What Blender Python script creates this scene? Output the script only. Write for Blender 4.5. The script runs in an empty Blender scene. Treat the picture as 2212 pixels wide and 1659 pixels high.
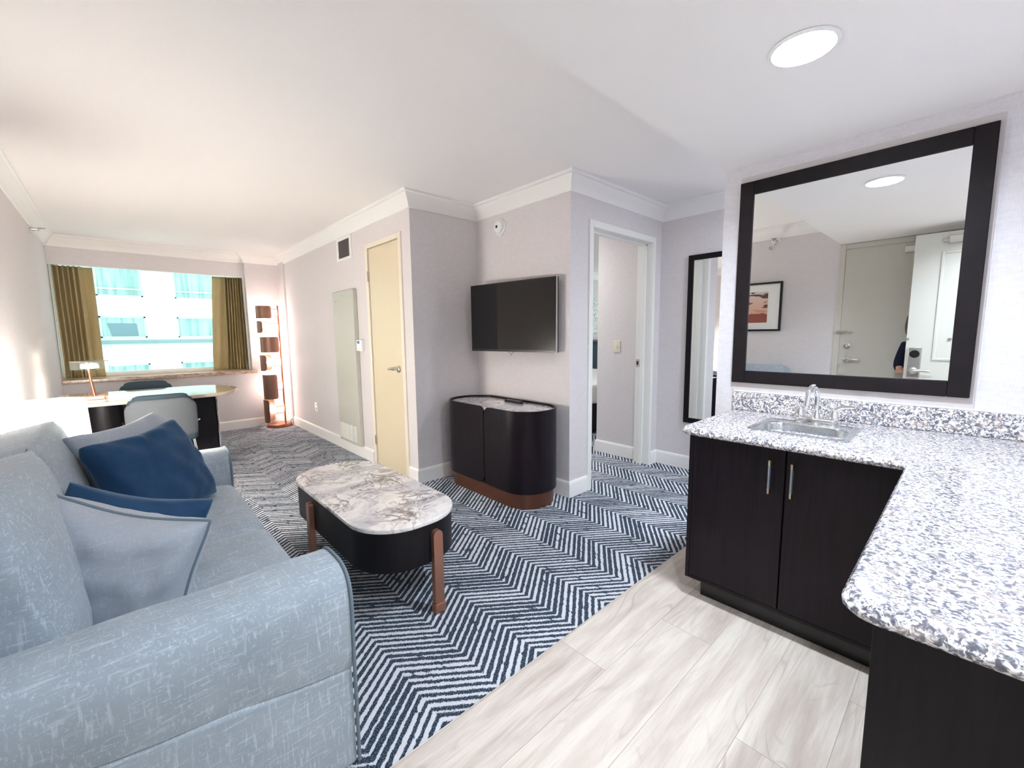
import bpy, bmesh, math, random
from mathutils import Vector, Matrix, noise
random.seed(7)
PI = math.pi
SC = bpy.context.scene
COL = SC.collection

# ------------------------------------------------------------------ camera, world, exposure
CAM_H = 1.28
yaw, pitch, roll = math.radians(47.27827), math.radians(-6.63019), math.radians(-0.63373)
fw = Vector((math.cos(yaw)*math.cos(pitch), math.sin(yaw)*math.cos(pitch), math.sin(pitch)))
rt = Vector((math.sin(yaw), -math.cos(yaw), 0)); up = rt.cross(fw)
rt2 = rt*math.cos(roll) + up*math.sin(roll); up2 = -rt*math.sin(roll) + up*math.cos(roll)
cam_d = bpy.data.cameras.new('camera'); cam = bpy.data.objects.new('camera', cam_d); COL.objects.link(cam)
cam.matrix_world = Matrix(((rt2.x, up2.x, -fw.x, 0), (rt2.y, up2.y, -fw.y, 0), (rt2.z, up2.z, -fw.z, CAM_H), (0, 0, 0, 1)))
cam_d.sensor_width = 36; cam_d.lens = 36*918.7/2212; cam_d.clip_start = 0.01; cam_d.clip_end = 200
SC.camera = cam
vs = SC.view_settings
vs.view_transform = 'Standard'; vs.look = 'None'; vs.gamma = 1; vs.use_curve_mapping = False
vs.exposure = 2.42
W = bpy.data.worlds.new('sky'); SC.world = W; W.use_nodes = True
W.node_tree.nodes['Background'].inputs[0].default_value = (0.86, 1.0, 0.99, 1)
W.node_tree.nodes['Background'].inputs[1].default_value = .5
SC.cycles.use_denoising = True
SC.cycles.max_bounces = 12; SC.cycles.diffuse_bounces = 9; SC.cycles.glossy_bounces = 6
SC.cycles.transmission_bounces = 8; SC.cycles.transparent_max_bounces = 12
SC.cycles.sample_clamp_indirect = 6.0

# light levels used by the lamp builders below
L_DOWN = 128.0      # recessed downlight over the sink
L_ENTRY_FILL = 112.0      # added unseen downlight over the entry, brightens the sofa side
L_HALL_FILL = 95.0  # unseen lamp put in to brighten the hallway wall
L_CORR = 12.0
E_SHADE = 19.0
E_GLOBE = 8.5
E_DESK = 18.0
L_BED_FILL = 34.0  # unseen lamp put in to brighten the bedroom inside the doorway

# ------------------------------------------------------------------ mesh helpers
def NB(): return bmesh.new()
def box(bm, lo, hi):
    vs_ = [bm.verts.new((x, y, z)) for x in (lo[0], hi[0]) for y in (lo[1], hi[1]) for z in (lo[2], hi[2])]
    v = vs_
    fs = [(0, 1, 3, 2), (4, 6, 7, 5), (0, 4, 5, 1), (2, 3, 7, 6), (0, 2, 6, 4), (1, 5, 7, 3)]
    return [bm.faces.new([v[i] for i in f]) for f in fs]
def rbox(bm, lo, hi, r=0.004, seg=2):
    fs = box(bm, lo, hi)
    es = list({e for f in fs for e in f.edges})
    bmesh.ops.bevel(bm, geom=es, offset=r, offset_type='OFFSET', segments=seg, profile=0.5, affect='EDGES', clamp_overlap=True)
def prism(bm, pts, z0, z1):
    n = len(pts)
    a = [bm.verts.new((p[0], p[1], z0)) for p in pts]; b = [bm.verts.new((p[0], p[1], z1)) for p in pts]
    bm.faces.new(a[::-1]); bm.faces.new(b)
    for i in range(n): bm.faces.new((a[i], a[(i+1) % n], b[(i+1) % n], b[i]))
def loft(bm, rings, cap=True, close=True):
    R = [[bm.verts.new(p) for p in r] for r in rings]
    n = len(R[0])
    for k in range(len(R)-1):
        for i in range(n if close else n-1):
            bm.faces.new((R[k][i], R[k][(i+1) % n], R[k+1][(i+1) % n], R[k+1][i]))
    if cap:
        bm.faces.new(R[0][::-1]); bm.faces.new(R[-1])
    return R
def lathe(bm, prof, c=(0, 0, 0), n=24, cap=True):
    loft(bm, [[(c[0]+r*math.cos(2*PI*i/n), c[1]+r*math.sin(2*PI*i/n), c[2]+z) for i in range(n)] for r, z in prof], cap)
def tube(bm, pts, r, n=8, closed=False):
    P = [Vector(p) for p in pts]; m = len(P); rings = []
    rr = r if isinstance(r, (list, tuple)) else [r]*m
    prev = None
    for i in range(m):
        if closed: t = P[(i+1) % m]-P[i-1]
        else: t = P[min(i+1, m-1)]-P[max(i-1, 0)]
        t.normalize()
        if prev is None:
            a = Vector((0, 0, 1)) if abs(t.z) < .9 else Vector((1, 0, 0))
            u = t.cross(a).normalized()
        else:
            u = (prev - t*prev.dot(t)).normalized()
        prev = u; v = t.cross(u)
        rings.append([P[i] + (u*math.cos(2*PI*k/n) + v*math.sin(2*PI*k/n))*rr[i] for k in range(n)])
    if closed:
        R = [[bm.verts.new(p) for p in q] for q in rings]
        for i in range(m):
            A, B = R[i], R[(i+1) % m]
            # best twist match
            best = min(range(n), key=lambda s: sum((A[k].co-B[(k+s) % n].co).length for k in range(n)))
            for k in range(n): bm.faces.new((A[k], A[(k+1) % n], B[(k+1+best) % n], B[(k+best) % n]))
    else: loft(bm, rings)
def cyl(bm, a, b, r, n=16): tube(bm, [a, b], r, n)
def sphere(bm, c, r, su=16, sv=10):
    lathe(bm, [(max(1e-4, r*math.sin(PI*k/sv)), -r*math.cos(PI*k/sv)) for k in range(sv+1)], c, su)
def sweep(bm, path, prof, caps=True):
    """profile (d, z) swept along a 2-D path with the room on its left, mitred corners"""
    P = [Vector(p) for p in path]; m = len(P); rings = []
    for i in range(m):
        ns = []
        if i > 0: d = (P[i]-P[i-1]).normalized(); ns.append(Vector((-d.y, d.x)))
        if i < m-1: d = (P[i+1]-P[i]).normalized(); ns.append(Vector((-d.y, d.x)))
        if len(ns) == 2:
            s = ns[0]+ns[1]; nn = s/(s.dot(ns[0]))
        else: nn = ns[0]
        rings.append([(P[i].x+nn.x*d_, P[i].y+nn.y*d_, z) for d_, z in prof])
    loft(bm, rings, caps)
def stadium(cx, cy, hx, hy, r, n=10):
    pts = []
    for sx, sy, a0 in ((1, 1, 0), (-1, 1, PI/2), (-1, -1, PI), (1, -1, 1.5*PI)):
        for k in range(n+1):
            a = a0 + PI/2*k/n
            pts.append((cx+sx*(hx-r)+r*math.cos(a), cy+sy*(hy-r)+r*math.sin(a)))
    out = []
    for p in pts:
        if not out or (abs(p[0]-out[-1][0])+abs(p[1]-out[-1][1])) > 1e-5: out.append(p)
    if abs(out[0][0]-out[-1][0])+abs(out[0][1]-out[-1][1]) < 1e-5: out.pop()
    return out
def softslab(bm, pts, z0, z1, r, seg=3):
    """prism with a rounded top and bottom rim"""
    c = Vector((sum(p[0] for p in pts)/len(pts), sum(p[1] for p in pts)/len(pts)))
    n = len(pts); N = []
    for i in range(n):
        a = Vector(pts[i-1]); b = Vector(pts[i]); d = Vector(pts[(i+1) % n])
        n1 = (b-a).normalized(); n2 = (d-b).normalized()
        s = Vector((n1.y, -n1.x))+Vector((n2.y, -n2.x)); s /= max(.3, s.dot(Vector((n1.y, -n1.x))))
        N.append(s)
    rings = []
    for k in range(seg+1):
        a = PI/2*k/seg
        rings.append([(p[0]-N[i].x*r*(1-math.sin(a)), p[1]-N[i].y*r*(1-math.sin(a)), z0+r*(1-math.cos(a))) for i, p in enumerate(pts)])
    for k in range(seg, -1, -1):
        a = PI/2*k/seg
        rings.append([(p[0]-N[i].x*r*(1-math.sin(a)), p[1]-N[i].y*r*(1-math.sin(a)), z1-r*(1-math.cos(a))) for i, p in enumerate(pts)])
    loft(bm, rings)
def cushion(bm, lo, hi, r=.05, bulge=.03, n=10, crown=(1, 1, 1)):
    """upholstered block: rounded box whose faces swell"""
    lo = Vector(lo); hi = Vector(hi); c = (lo+hi)/2; h = (hi-lo)/2
    tmp = bmesh.new()
    bmesh.ops.create_cube(tmp, size=2)
    bmesh.ops.subdivide_edges(tmp, edges=tmp.edges[:], cuts=n, use_grid_fill=True)
    vm = {}
    for v in tmp.verts:
        p = Vector((v.co.x*h.x, v.co.y*h.y, v.co.z*h.z))
        q = Vector([max(-(h[i]-r), min(h[i]-r, p[i])) for i in range(3)])
        d = p-q
        if d.length > 1e-9: p = q + d.normalized()*r
        u = [p[i]/h[i] for i in range(3)]
        f = [max(0, 1-u[i]**2) for i in range(3)]
        for i in range(3):
            j, k = (i+1) % 3, (i+2) % 3
            p[i] += math.copysign(1, u[i])*abs(u[i])*bulge*crown[i]*math.sqrt(f[j]*f[k])
        vm[v] = bm.verts.new(c+p)
    for f in tmp.faces: bm.faces.new([vm[v] for v in f.verts])
    tmp.free()
def finish(name, bm, m, parent=None, smooth=35, local=False):
    bmesh.ops.recalc_face_normals(bm, faces=bm.faces[:])
    me = bpy.data.meshes.new(name); bm.to_mesh(me); bm.free()
    for p in me.polygons: p.use_smooth = bool(smooth)
    if smooth: me.set_sharp_from_angle(angle=math.radians(max(smooth, 46)))
    o = bpy.data.objects.new(name, me); COL.objects.link(o)
    if 0 < smooth < 60: o.modifiers.new('weighted', 'WEIGHTED_NORMAL').keep_sharp = True
    if m: me.materials.append(m)
    if parent is not None:
        o.parent = parent
        if not local:
            r_ = parent
            while r_.parent is not None: r_ = r_.parent
            if parent.parent is None: o.matrix_parent_inverse = Matrix.Translation(-Vector(parent.location))
    return o
def tag(o, label=None, cat=None, group=None, kind=None):
    if label: o['label'] = label
    if cat: o['category'] = cat
    if group: o['group'] = group
    if kind: o['kind'] = kind
    return o
def thing(name, label, cat, loc=(0, 0, 0), rz=0, group=None, kind=None):
    o = bpy.data.objects.new(name, None); COL.objects.link(o); o.location = loc; o.rotation_euler = (0, 0, rz)
    o.empty_display_size = .1
    return tag(o, label, cat, group, kind)
def S(name, bm, m, label, cat, smooth=35): return tag(finish(name, bm, m, None, smooth), label, cat, None, 'structure')
def copy_tree(o, parent=None):
    c = o.copy(); COL.objects.link(c)
    if parent is not None:
        c.parent = parent; c.matrix_parent_inverse = o.matrix_parent_inverse.copy()
    for ch in list(o.children): copy_tree(ch, c)
    return c

# ------------------------------------------------------------------ materials
def srgb(r, g, b):
    f = lambda c: ((c/255)/12.92) if c/255 <= .04045 else (((c/255)+.055)/1.055)**2.4
    return (f(r), f(g), f(b), 1)
class Mat:
    def __init__(s, name, col=(.8, .8, .8, 1), rough=.5, metal=0, spec=.5):
        s.m = bpy.data.materials.new(name); s.m.use_nodes = True; s.nt = s.m.node_tree
        s.b = s.nt.nodes['Principled BSDF']
        s.b.inputs['Base Color'].default_value = col; s.b.inputs['Roughness'].default_value = rough
        s.b.inputs['Metallic'].default_value = metal; s.b.inputs['Specular IOR Level'].default_value = spec
        s._co = None
    def n(s, t, **kw):
        nd = s.nt.nodes.new(t)
        for k, v in kw.items():
            if hasattr(nd, k): setattr(nd, k, v)
        return nd
    def l(s, a, b): s.nt.links.new(a, b)
    def co(s, scale=(1, 1, 1), rot=(0, 0, 0), loc=(0, 0, 0)):
        if s._co is None: s._co = s.n('ShaderNodeTexCoord')
        mp = s.n('ShaderNodeMapping'); s.l(s._co.outputs['Object'], mp.inputs[0])
        mp.inputs['Scale'].default_value = scale; mp.inputs['Rotation'].default_value = rot; mp.inputs['Location'].default_value = loc
        return mp.outputs[0]
    def noise(s, vec, scale=5, detail=3, rough=.5, dist=0):
        nd = s.n('ShaderNodeTexNoise'); s.l(vec, nd.inputs['Vector'])
        nd.inputs['Scale'].default_value = scale; nd.inputs['Detail'].default_value = detail
        nd.inputs['Roughness'].default_value = rough; nd.inputs['Distortion'].default_value = dist
        return nd.outputs['Fac']
    def vor(s, vec, scale=5, feature='F1', out='Distance', rnd=1):
        nd = s.n('ShaderNodeTexVoronoi'); nd.feature = feature; s.l(vec, nd.inputs['Vector'])
        nd.inputs['Scale'].default_value = scale; nd.inputs['Randomness'].default_value = rnd
        return nd.outputs[out]
    def math(s, op, a, b=None, c=None):
        nd = s.n('ShaderNodeMath'); nd.operation = op
        for i, x in enumerate((a, b, c)):
            if x is None: continue
            if isinstance(x, (int, float)): nd.inputs[i].default_value = x
            else: s.l(x, nd.inputs[i])
        return nd.outputs[0]
    def ramp(s, fac, stops, interp='LINEAR'):
        nd = s.n('ShaderNodeValToRGB'); s.l(fac, nd.inputs[0]); r = nd.color_ramp; r.interpolation = interp
        while len(r.elements) < len(stops): r.elements.new(.5)
        for e, (p, c) in zip(r.elements, stops):
            e.position = p; e.color = c if len(c) == 4 else (*c, 1)
        return nd.outputs[0]
    def mix(s, fac, a, b, blend='MIX'):
        nd = s.n('ShaderNodeMix'); nd.data_type = 'RGBA'; nd.blend_type = blend
        for x, i in ((fac, 0), (a, 6), (b, 7)):
            if isinstance(x, (int, float)): nd.inputs[i].default_value = x
            elif isinstance(x, tuple): nd.inputs[i].default_value = x
            else: s.l(x, nd.inputs[i])
        return nd.outputs[2]
    def sep(s, vec):
        nd = s.n('ShaderNodeSeparateXYZ'); s.l(vec, nd.inputs[0]); return nd.outputs
    def comb(s, x, y, z):
        nd = s.n('ShaderNodeCombineXYZ')
        for i, q in enumerate((x, y, z)):
            if isinstance(q, (int, float)): nd.inputs[i].default_value = q
            else: s.l(q, nd.inputs[i])
        return nd.outputs[0]
    def base(s, c): s.l(c, s.b.inputs['Base Color'])
    def rough(s, c): s.l(c, s.b.inputs['Roughness'])
    def bump(s, h, strength=.3, dist=.002):
        nd = s.n('ShaderNodeBump'); s.l(h, nd.inputs['Height']); nd.inputs['Strength'].default_value = strength; nd.inputs['Distance'].default_value = dist
        s.l(nd.outputs[0], s.b.inputs['Normal'])
def plain(name, col, rough=.5, metal=0, spec=.5, var=.04, scale=30):
    """simple finish with a little procedural unevenness"""
    k = Mat(name, col, rough, metal, spec)
    f = k.noise(k.co(), scale, 3)
    k.base(k.mix(f, tuple([*(c*(1-var) for c in col[:3]), 1]), tuple([*(min(1, c*(1+var)) for c in col[:3]), 1])))
    return k.m
def emit(name, col, strength):
    k = Mat(name, col, .4); k.b.inputs['Emission Color'].default_value = col; k.b.inputs['Emission Strength'].default_value = strength
    return k.m

def wallpaper(name, c0, c1, bump=.35):
    k = Mat(name, c0, .65, 0, .3)
    a = k.noise(k.co((40, 40, 700)), 1, 2); b = k.noise(k.co((500, 500, 25)), 1, 2); c = k.noise(k.co((18, 18, 90)), 1, 3)
    h = k.math('ADD', k.math('ADD', a, b), k.math('MULTIPLY', c, .7))
    k.base(k.mix(k.ramp(k.math('MULTIPLY', h, .37), [(.35, (0, 0, 0)), (.65, (1, 1, 1))]), c0, c1))
    k.bump(h, bump, .0008); return k.m
MW = wallpaper('wallpaper_linen', srgb(212, 206, 207), srgb(226, 221, 222))
MWK = wallpaper('wallpaper_woven', srgb(205, 202, 208), srgb(226, 223, 228), .8)
MPANEL = wallpaper('wall_band_smooth', srgb(196, 190, 190), srgb(204, 198, 198), .1)
MCEIL = plain('ceiling_paint', srgb(240, 237, 236), .8, 0, .2, .01, 60)
MTRIM = plain('trim_paint', srgb(240, 238, 236), .4, 0, .4, .01)
MCREAM = plain('door_cream_paint', srgb(220, 206, 178), .35, 0, .45, .015, 8)
MFRAME = plain('door_frame_paint', srgb(232, 224, 208), .4, 0, .4, .015, 8)
MGREY = plain('door_grey_paint', srgb(206, 202, 190), .4, 0, .4, .015, 8)
MDOORW = plain('entry_door_paint', srgb(214, 214, 206), .4, 0, .4, .01)
MWHITE = plain('white_paint', srgb(236, 236, 232), .4, 0, .4, .01)
MPLATE = plain('almond_plastic', srgb(226, 220, 200), .35, 0, .5, .01)
MPLAST = plain('white_plastic', srgb(240, 240, 238), .3, 0, .5, .01)
MBLACK = plain('black_plastic', srgb(18, 17, 18), .3, 0, .5, .05)
MSCREEN = Mat('screen_glass', srgb(9, 8, 8), .06, 0, .6).m
MCHROME = Mat('chrome', (.82, .83, .85, 1), .06, 1).m
MSTEEL = plain('brushed_nickel', (.62, .6, .57, 1), .28, 1, .5, .05, 80)
def steel():
    k = Mat('sink_steel', (.66, .68, .7, 1), .22, 1)
    f = k.noise(k.co((4, 300, 300)), 1, 2); k.rough(k.ramp(f, [(.3, (.16,)*3), (.7, (.3,)*3)])); return k.m
MSINK = steel()
MBRASS = plain('brass', (.83, .72, .5, 1), .2, 1)
MCOPPER = plain('copper_metal', srgb(190, 122, 92), .28, 1, .5, .06, 20)
MCOPDK = plain('bronze_metal', srgb(172, 124, 104), .38, .7, .5, .06, 20)
MMIRROR = Mat('mirror_glass', (.93, .945, .94, 1), .0, 1).m
def darkwood(name, c0, c1, rough=.28, sc=(26, 26, 1.6)):
    k = Mat(name, c0, rough, 0, .22)
    v = k.co(sc); f = k.noise(v, 1.4, 5, .6, 1.2)
    k.base(k.mix(k.ramp(f, [(.35, (0, 0, 0)), (.7, (1, 1, 1))]), c0, c1)); k.bump(f, .05, .001); return k.m
MDARK = darkwood('espresso_wood', srgb(18, 12, 17), srgb(30, 21, 28), .36)
MDARK2 = darkwood('ebony_wood', srgb(16, 14, 18), srgb(25, 22, 27), .42)
MFRAMEDK = darkwood('espresso_frame', srgb(17, 11, 14), srgb(24, 16, 20), .6, (8, 8, 8))
def carpet():
    k = Mat('herringbone_carpet', rough=.95, spec=.1)
    co = k.co(); o = k.sep(co)
    wob = k.math('MULTIPLY', k.math('SUBTRACT', k.noise(co, 40, 3, .6), .5), .015)
    wob2 = k.math('MULTIPLY', k.math('SUBTRACT', k.noise(co, 170, 3, .7), .5), .0165)
    x = k.math('ADD', o[0], wob2)
    per = .4575
    t = k.math('FRACT', k.math('DIVIDE', k.math('SUBTRACT', x, .69), per))
    tri = k.math('ABSOLUTE', k.math('SUBTRACT', k.math('MULTIPLY', t, 2), 1))     # 1 at x=.69, 0 half a period on
    v = k.math('SUBTRACT', k.math('ADD', o[1], k.math('ADD', wob, wob2)), k.math('MULTIPLY', tri, .172))
    q = k.math('DIVIDE', v, .037)
    st = k.math('FRACT', q); row = k.math('FLOOR', q)
    # every row its own width, and short breaks along it
    col = k.math('FLOOR', k.math('DIVIDE', k.math('SUBTRACT', x, .69), per/2))
    wn = k.n('ShaderNodeTexWhiteNoise'); wn.noise_dimensions = '2D'; k.l(k.comb(row, col, 0), wn.inputs['Vector'])
    wid = k.math('ADD', .29, k.math('MULTIPLY', wn.outputs['Value'], .36))
    brk = k.noise(k.comb(k.math('MULTIPLY', o[0], 26), k.math('MULTIPLY', row, 3.7), 0), 1, 2)
    wid = k.math('MULTIPLY', wid, k.ramp(brk, [(.30, (.15,)*3), (.40, (1, 1, 1))]))
    wid = k.math('ADD', wid, k.math('MULTIPLY', k.math('SUBTRACT', k.noise(co, 230, 3, .7), .5), .62))
    d = k.math('ABSOLUTE', k.math('SUBTRACT', st, .5))
    s = k.ramp(k.math('SUBTRACT', k.math('MULTIPLY', wid, .5), d), [(.0, (0, 0, 0)), (.05, (1, 1, 1))])
    fleck = k.noise(k.co((240, 240, 240)), 1, 2)
    dark = k.mix(k.ramp(fleck, [(.48, (0, 0, 0)), (.68, (1, 1, 1))]), srgb(33, 48, 64), srgb(120, 130, 144))
    lite = k.mix(k.noise(co, 300, 2), srgb(196, 199, 208), srgb(232, 233, 238))
    k.base(k.mix(s, dark, lite))
    k.bump(k.math('ADD', k.noise(co, 420, 2), k.math('MULTIPLY', s, .5)), .7, .004); return k.m
MCARPET = carpet()
def planks():
    k = Mat('oak_vinyl_planks', rough=.32, spec=.4)
    o = k.sep(k.co())
    PW = .221
    yy = k.math('DIVIDE', k.math('SUBTRACT', o[1], .197), PW)      # joints at y = .197 + k PW
    row = k.math('FLOOR', yy); fy = k.math('FRACT', yy)
    off = k.math('MULTIPLY', k.math('SUBTRACT', row, 3), .431)
    xx = k.math('DIVIDE', k.math('SUBTRACT', k.math('ADD', o[0], off), 1.263), 1.22)
    cell = k.math('FLOOR', xx); fx = k.math('FRACT', xx)
    wn = k.n('ShaderNodeTexWhiteNoise'); wn.noise_dimensions = '2D'; k.l(k.comb(row, cell, 0), wn.inputs['Vector'])
    sh = k.math('MULTIPLY', wn.outputs['Value'], 9)
    gx = k.math('ADD', o[0], sh)
    vec = k.comb(gx, k.math('ADD', o[1], sh), 0)
    def mapd(sc):
        mp = k.n('ShaderNodeMapping'); k.l(vec, mp.inputs[0]); mp.inputs['Scale'].default_value = sc; return mp.outputs[0]
    g1 = k.noise(mapd((1.1, 10, 1)), 1.6, 5, .6, .5)
    rings = k.math('PINGPONG', k.math('MULTIPLY', k.noise(mapd((1.0, 5.5, 1)), 1.1, 1.5, .4, .3), 13), .5)
    g2 = k.noise(mapd((6, 130, 1)), 1, 4, .65)
    blot = k.noise(mapd((1.2, 3.5, 1)), 1.7, 2)
    c = k.mix(k.ramp(g1, [(.32, (0, 0, 0)), (.62, (1, 1, 1))]), srgb(184, 168, 158), srgb(220, 210, 200))
    c = k.mix(k.math('MULTIPLY', k.math('MULTIPLY', k.ramp(rings, [(.0, (1, 1, 1)), (.14, (0, 0, 0))]), k.ramp(blot, [(.48, (0, 0, 0)), (.62, (1, 1, 1))])), .7), c, srgb(158, 138, 126))
    c = k.mix(k.math('MULTIPLY', k.ramp(g2, [(.5, (0, 0, 0)), (.72, (1, 1, 1))]), .32), c, srgb(160, 145, 137))
    c = k.mix(k.math('MULTIPLY', wn.outputs['Value'], .3), c, srgb(226, 218, 206))
    jt = k.math('MAXIMUM', k.math('LESS_THAN', fy, .008), k.math('LESS_THAN', fx, .0016))
    k.base(k.mix(k.math('MULTIPLY', jt, .6), c, srgb(112, 98, 90)))
    k.bump(g2, .08, .001); return k.m
MPLANK = planks()
def granite(name, edge=False):
    k = Mat(name, rough=.13, spec=.5)
    co = k.co()
    w = k.noise(co, 60, 2)
    vv = k.n('ShaderNodeVectorMath'); vv.operation = 'ADD'; k.l(co, vv.inputs[0])
    nd = k.n('ShaderNodeTexNoise'); k.l(co, nd.inputs['Vector']); nd.inputs['Scale'].default_value = 70
    sc = k.n('ShaderNodeVectorMath'); sc.operation = 'SCALE'; k.l(nd.outputs['Color'], sc.inputs[0]); sc.inputs['Scale'].default_value = .012
    k.l(sc.outputs[0], vv.inputs[1]); v = vv.outputs[0]
    a = k.noise(v, 112, 2.5, .55, .8); b = k.noise(v, 170, 2, .5, .5); c = k.noise(v, 30, 2)
    col = k.ramp(a, [(.38, srgb(92, 92, 102)), (.46, srgb(126, 125, 136)), (.505, srgb(176, 173, 178)), (.545, srgb(222, 218, 219)), (.62, srgb(236, 233, 232))])
    col = k.mix(k.ramp(b, [(.63, (0, 0, 0)), (.68, (1, 1, 1))]), col, srgb(92, 84, 86))
    col = k.mix(k.math('MULTIPLY', k.ramp(c, [(.52, (0, 0, 0)), (.62, (1, 1, 1))]), .3), col, srgb(196, 176, 160))
    k.base(col); return k.m
MGRAN = granite('granite')
def marble(name, big):
    k = Mat(name, rough=.07, spec=.55)
    co = k.co((1, 1, 1), (0, 0, .6))
    nd = k.n('ShaderNodeTexNoise'); k.l(co, nd.inputs['Vector']); nd.inputs['Scale'].default_value = 4; nd.inputs['Detail'].default_value = 4
    sc = k.n('ShaderNodeVectorMath'); sc.operation = 'SCALE'; k.l(nd.outputs['Color'], sc.inputs[0]); sc.inputs['Scale'].default_value = .22
    ad = k.n('ShaderNodeVectorMath'); ad.operation = 'ADD'; k.l(co, ad.inputs[0]); k.l(sc.outputs[0], ad.inputs[1]); v = ad.outputs[0]
    def vein(sc, w, det=3):
        n_ = k.noise(v, sc, det, .55, .8)
        return k.ramp(k.math('ABSOLUTE', k.math('SUBTRACT', n_, .5)), [(0, (1, 1, 1)), (w*.4, (.6,)*3), (w, (0, 0, 0))])
    patch = k.noise(v, 3.4, 3, .5, .5); p2 = k.noise(v, 8, 4, .6, 1)
    pm = k.ramp(patch, [(.40, (.12,)*3), (.56, (1, 1, 1))])
    col = k.mix(k.ramp(p2, [(.45, (0, 0, 0)), (.7, (1, 1, 1))]), srgb(236, 231, 228), srgb(206, 201, 203))
    g = k.ramp(k.noise(k.co((.7, 2.4, 1), (0, 0, .5)), 1.15, 2), [(.53, (0, 0, 0)), (.56, (1, 1, 1))])
    col = k.mix(k.math('MULTIPLY', g, .55), col, srgb(172, 172, 180))
    col = k.mix(k.math('MULTIPLY', vein(5, .030), pm), col, srgb(104, 94, 98))
    col = k.mix(k.math('MULTIPLY', vein(11, .035), pm), col, srgb(136, 124, 124))
    e1 = k.vor(v, 17, 'DISTANCE_TO_EDGE')
    col = k.mix(k.math('MULTIPLY', k.ramp(e1, [(0, (1, 1, 1)), (.05, (.3,)*3), (.1, (0, 0, 0))]), k.ramp(patch, [(.52, (0, 0, 0)), (.62, (.8,)*3)])), col, srgb(128, 115, 114))
    k.base(col); return k.m
MMARB = marble('marble', 1)
def stone():
    k = Mat('sill_stone', rough=.2, spec=.5); f = k.noise(k.co((14, 40, 40)), 1, 5, .65, 1)
    k.base(k.ramp(f, [(.35, srgb(150, 118, 96)), (.5, srgb(196, 170, 150)), (.65, srgb(224, 208, 194))])); return k.m
MSILL = stone()
def fabric(name, c0, c1, scratch, c2, rough=.8, sheen=.25):
    k = Mat(name, c0, rough, 0, .2)
    k.b.inputs['Sheen Weight'].default_value = sheen; k.b.inputs['Sheen Roughness'].default_value = .4
    big = k.noise(k.co(), 9, 3)
    c = k.mix(big, c0, c1); h = None
    for i, (sc_, rot_) in enumerate((((150, 150, 16), (.5, .35, 0)), ((16, 150, 150), (0, .5, .4)), ((150, 150, 16), (-.6, -.5, .5)), ((16, 150, 150), (.3, -.6, -.3)), ((150, 18, 150), (.4, .2, .5)))):
        s = k.noise(k.co(sc_, rot_, (i*3.1, i, 0)), 1, 2, .5, .35)
        r = k.ramp(s, [(.60, (0, 0, 0)), (.72, (1, 1, 1))])
        c = k.mix(k.math('MULTIPLY', r, scratch), c, c2)
        h = r if h is None else k.math('ADD', h, r)
    w = k.noise(k.co(), 520, 2)
    k.base(c); k.bump(k.math('ADD', w, k.math('MULTIPLY', h, .3)), .25, .0012); return k.m
MSOFA = fabric('sofa_chenille', srgb(140, 152, 163), srgb(168, 179, 188), .42, srgb(204, 216, 226))
MPIPE = plain('sofa_piping', srgb(112, 126, 138), .7, 0, .2)
MGPIL = fabric('pillow_grey_chenille', srgb(158, 166, 178), srgb(174, 182, 192), .22, srgb(204, 210, 218))
def velvet():
    k = Mat('pillow_navy_velvet', srgb(26, 58, 92), .7, 0, .2)
    k.b.inputs['Sheen Weight'].default_value = .5; k.b.inputs['Sheen Roughness'].default_value = .35; k.b.inputs['Sheen Tint'].default_value = (.45, .65, .85, 1)
    f = k.noise(k.co(), 14, 4); k.base(k.mix(f, srgb(24, 52, 84), srgb(38, 76, 112))); k.bump(k.noise(k.co(), 400, 2), .2, .001); return k.m
MNAVY = velvet()
def chairfab(name, c0, c1):
    k = Mat(name, c0, .85, 0, .2)
    a = k.noise(k.co((90, 90, 420), (0, 0, .5)), 1, 2); k.base(k.mix(a, c0, c1)); k.bump(a, .3, .001); return k.m
MCHG = chairfab('chair_grey_weave', srgb(84, 88, 93), srgb(104, 107, 111))
MCHD = chairfab('chair_slate_fabric', srgb(52, 66, 76), srgb(66, 80, 90))
def curtain_m():
    k = Mat('curtain_linen', srgb(178, 160, 118), .85, 0, .15)
    a = k.noise(k.co((200, 200, 30)), 1, 2); k.base(k.mix(a, srgb(184, 166, 124), srgb(206, 189, 148)))
    tr = k.n('ShaderNodeBsdfTranslucent'); tr.inputs[0].default_value = srgb(190, 172, 128)
    mx = k.n('ShaderNodeMixShader'); mx.inputs[0].default_value = .22
    out = k.nt.nodes['Material Output']
    k.l(k.b.outputs[0], mx.inputs[1]); k.l(tr.outputs[0], mx.inputs[2]); k.l(mx.outputs[0], out.inputs[0]); return k.m
MCURT = curtain_m()
def glass(name, tint, refl=.06):
    k = Mat(name); out = k.nt.nodes['Material Output']
    t = k.n('ShaderNodeBsdfTransparent'); t.inputs[0].default_value = tint
    g = k.n('ShaderNodeBsdfGlossy'); g.inputs['Roughness'].default_value = 0
    mx = k.n('ShaderNodeMixShader'); mx.inputs[0].default_value = refl
    k.l(t.outputs[0], mx.inputs[1]); k.l(g.outputs[0], mx.inputs[2]); k.l(mx.outputs[0], out.inputs[0])
    k.nt.nodes.remove(k.b); return k.m
MGLASS = glass('window_glass', (.93, .99, .98, 1))
MACRY = glass('clear_glass', (.93, .96, .93, 1), .18)

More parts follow.
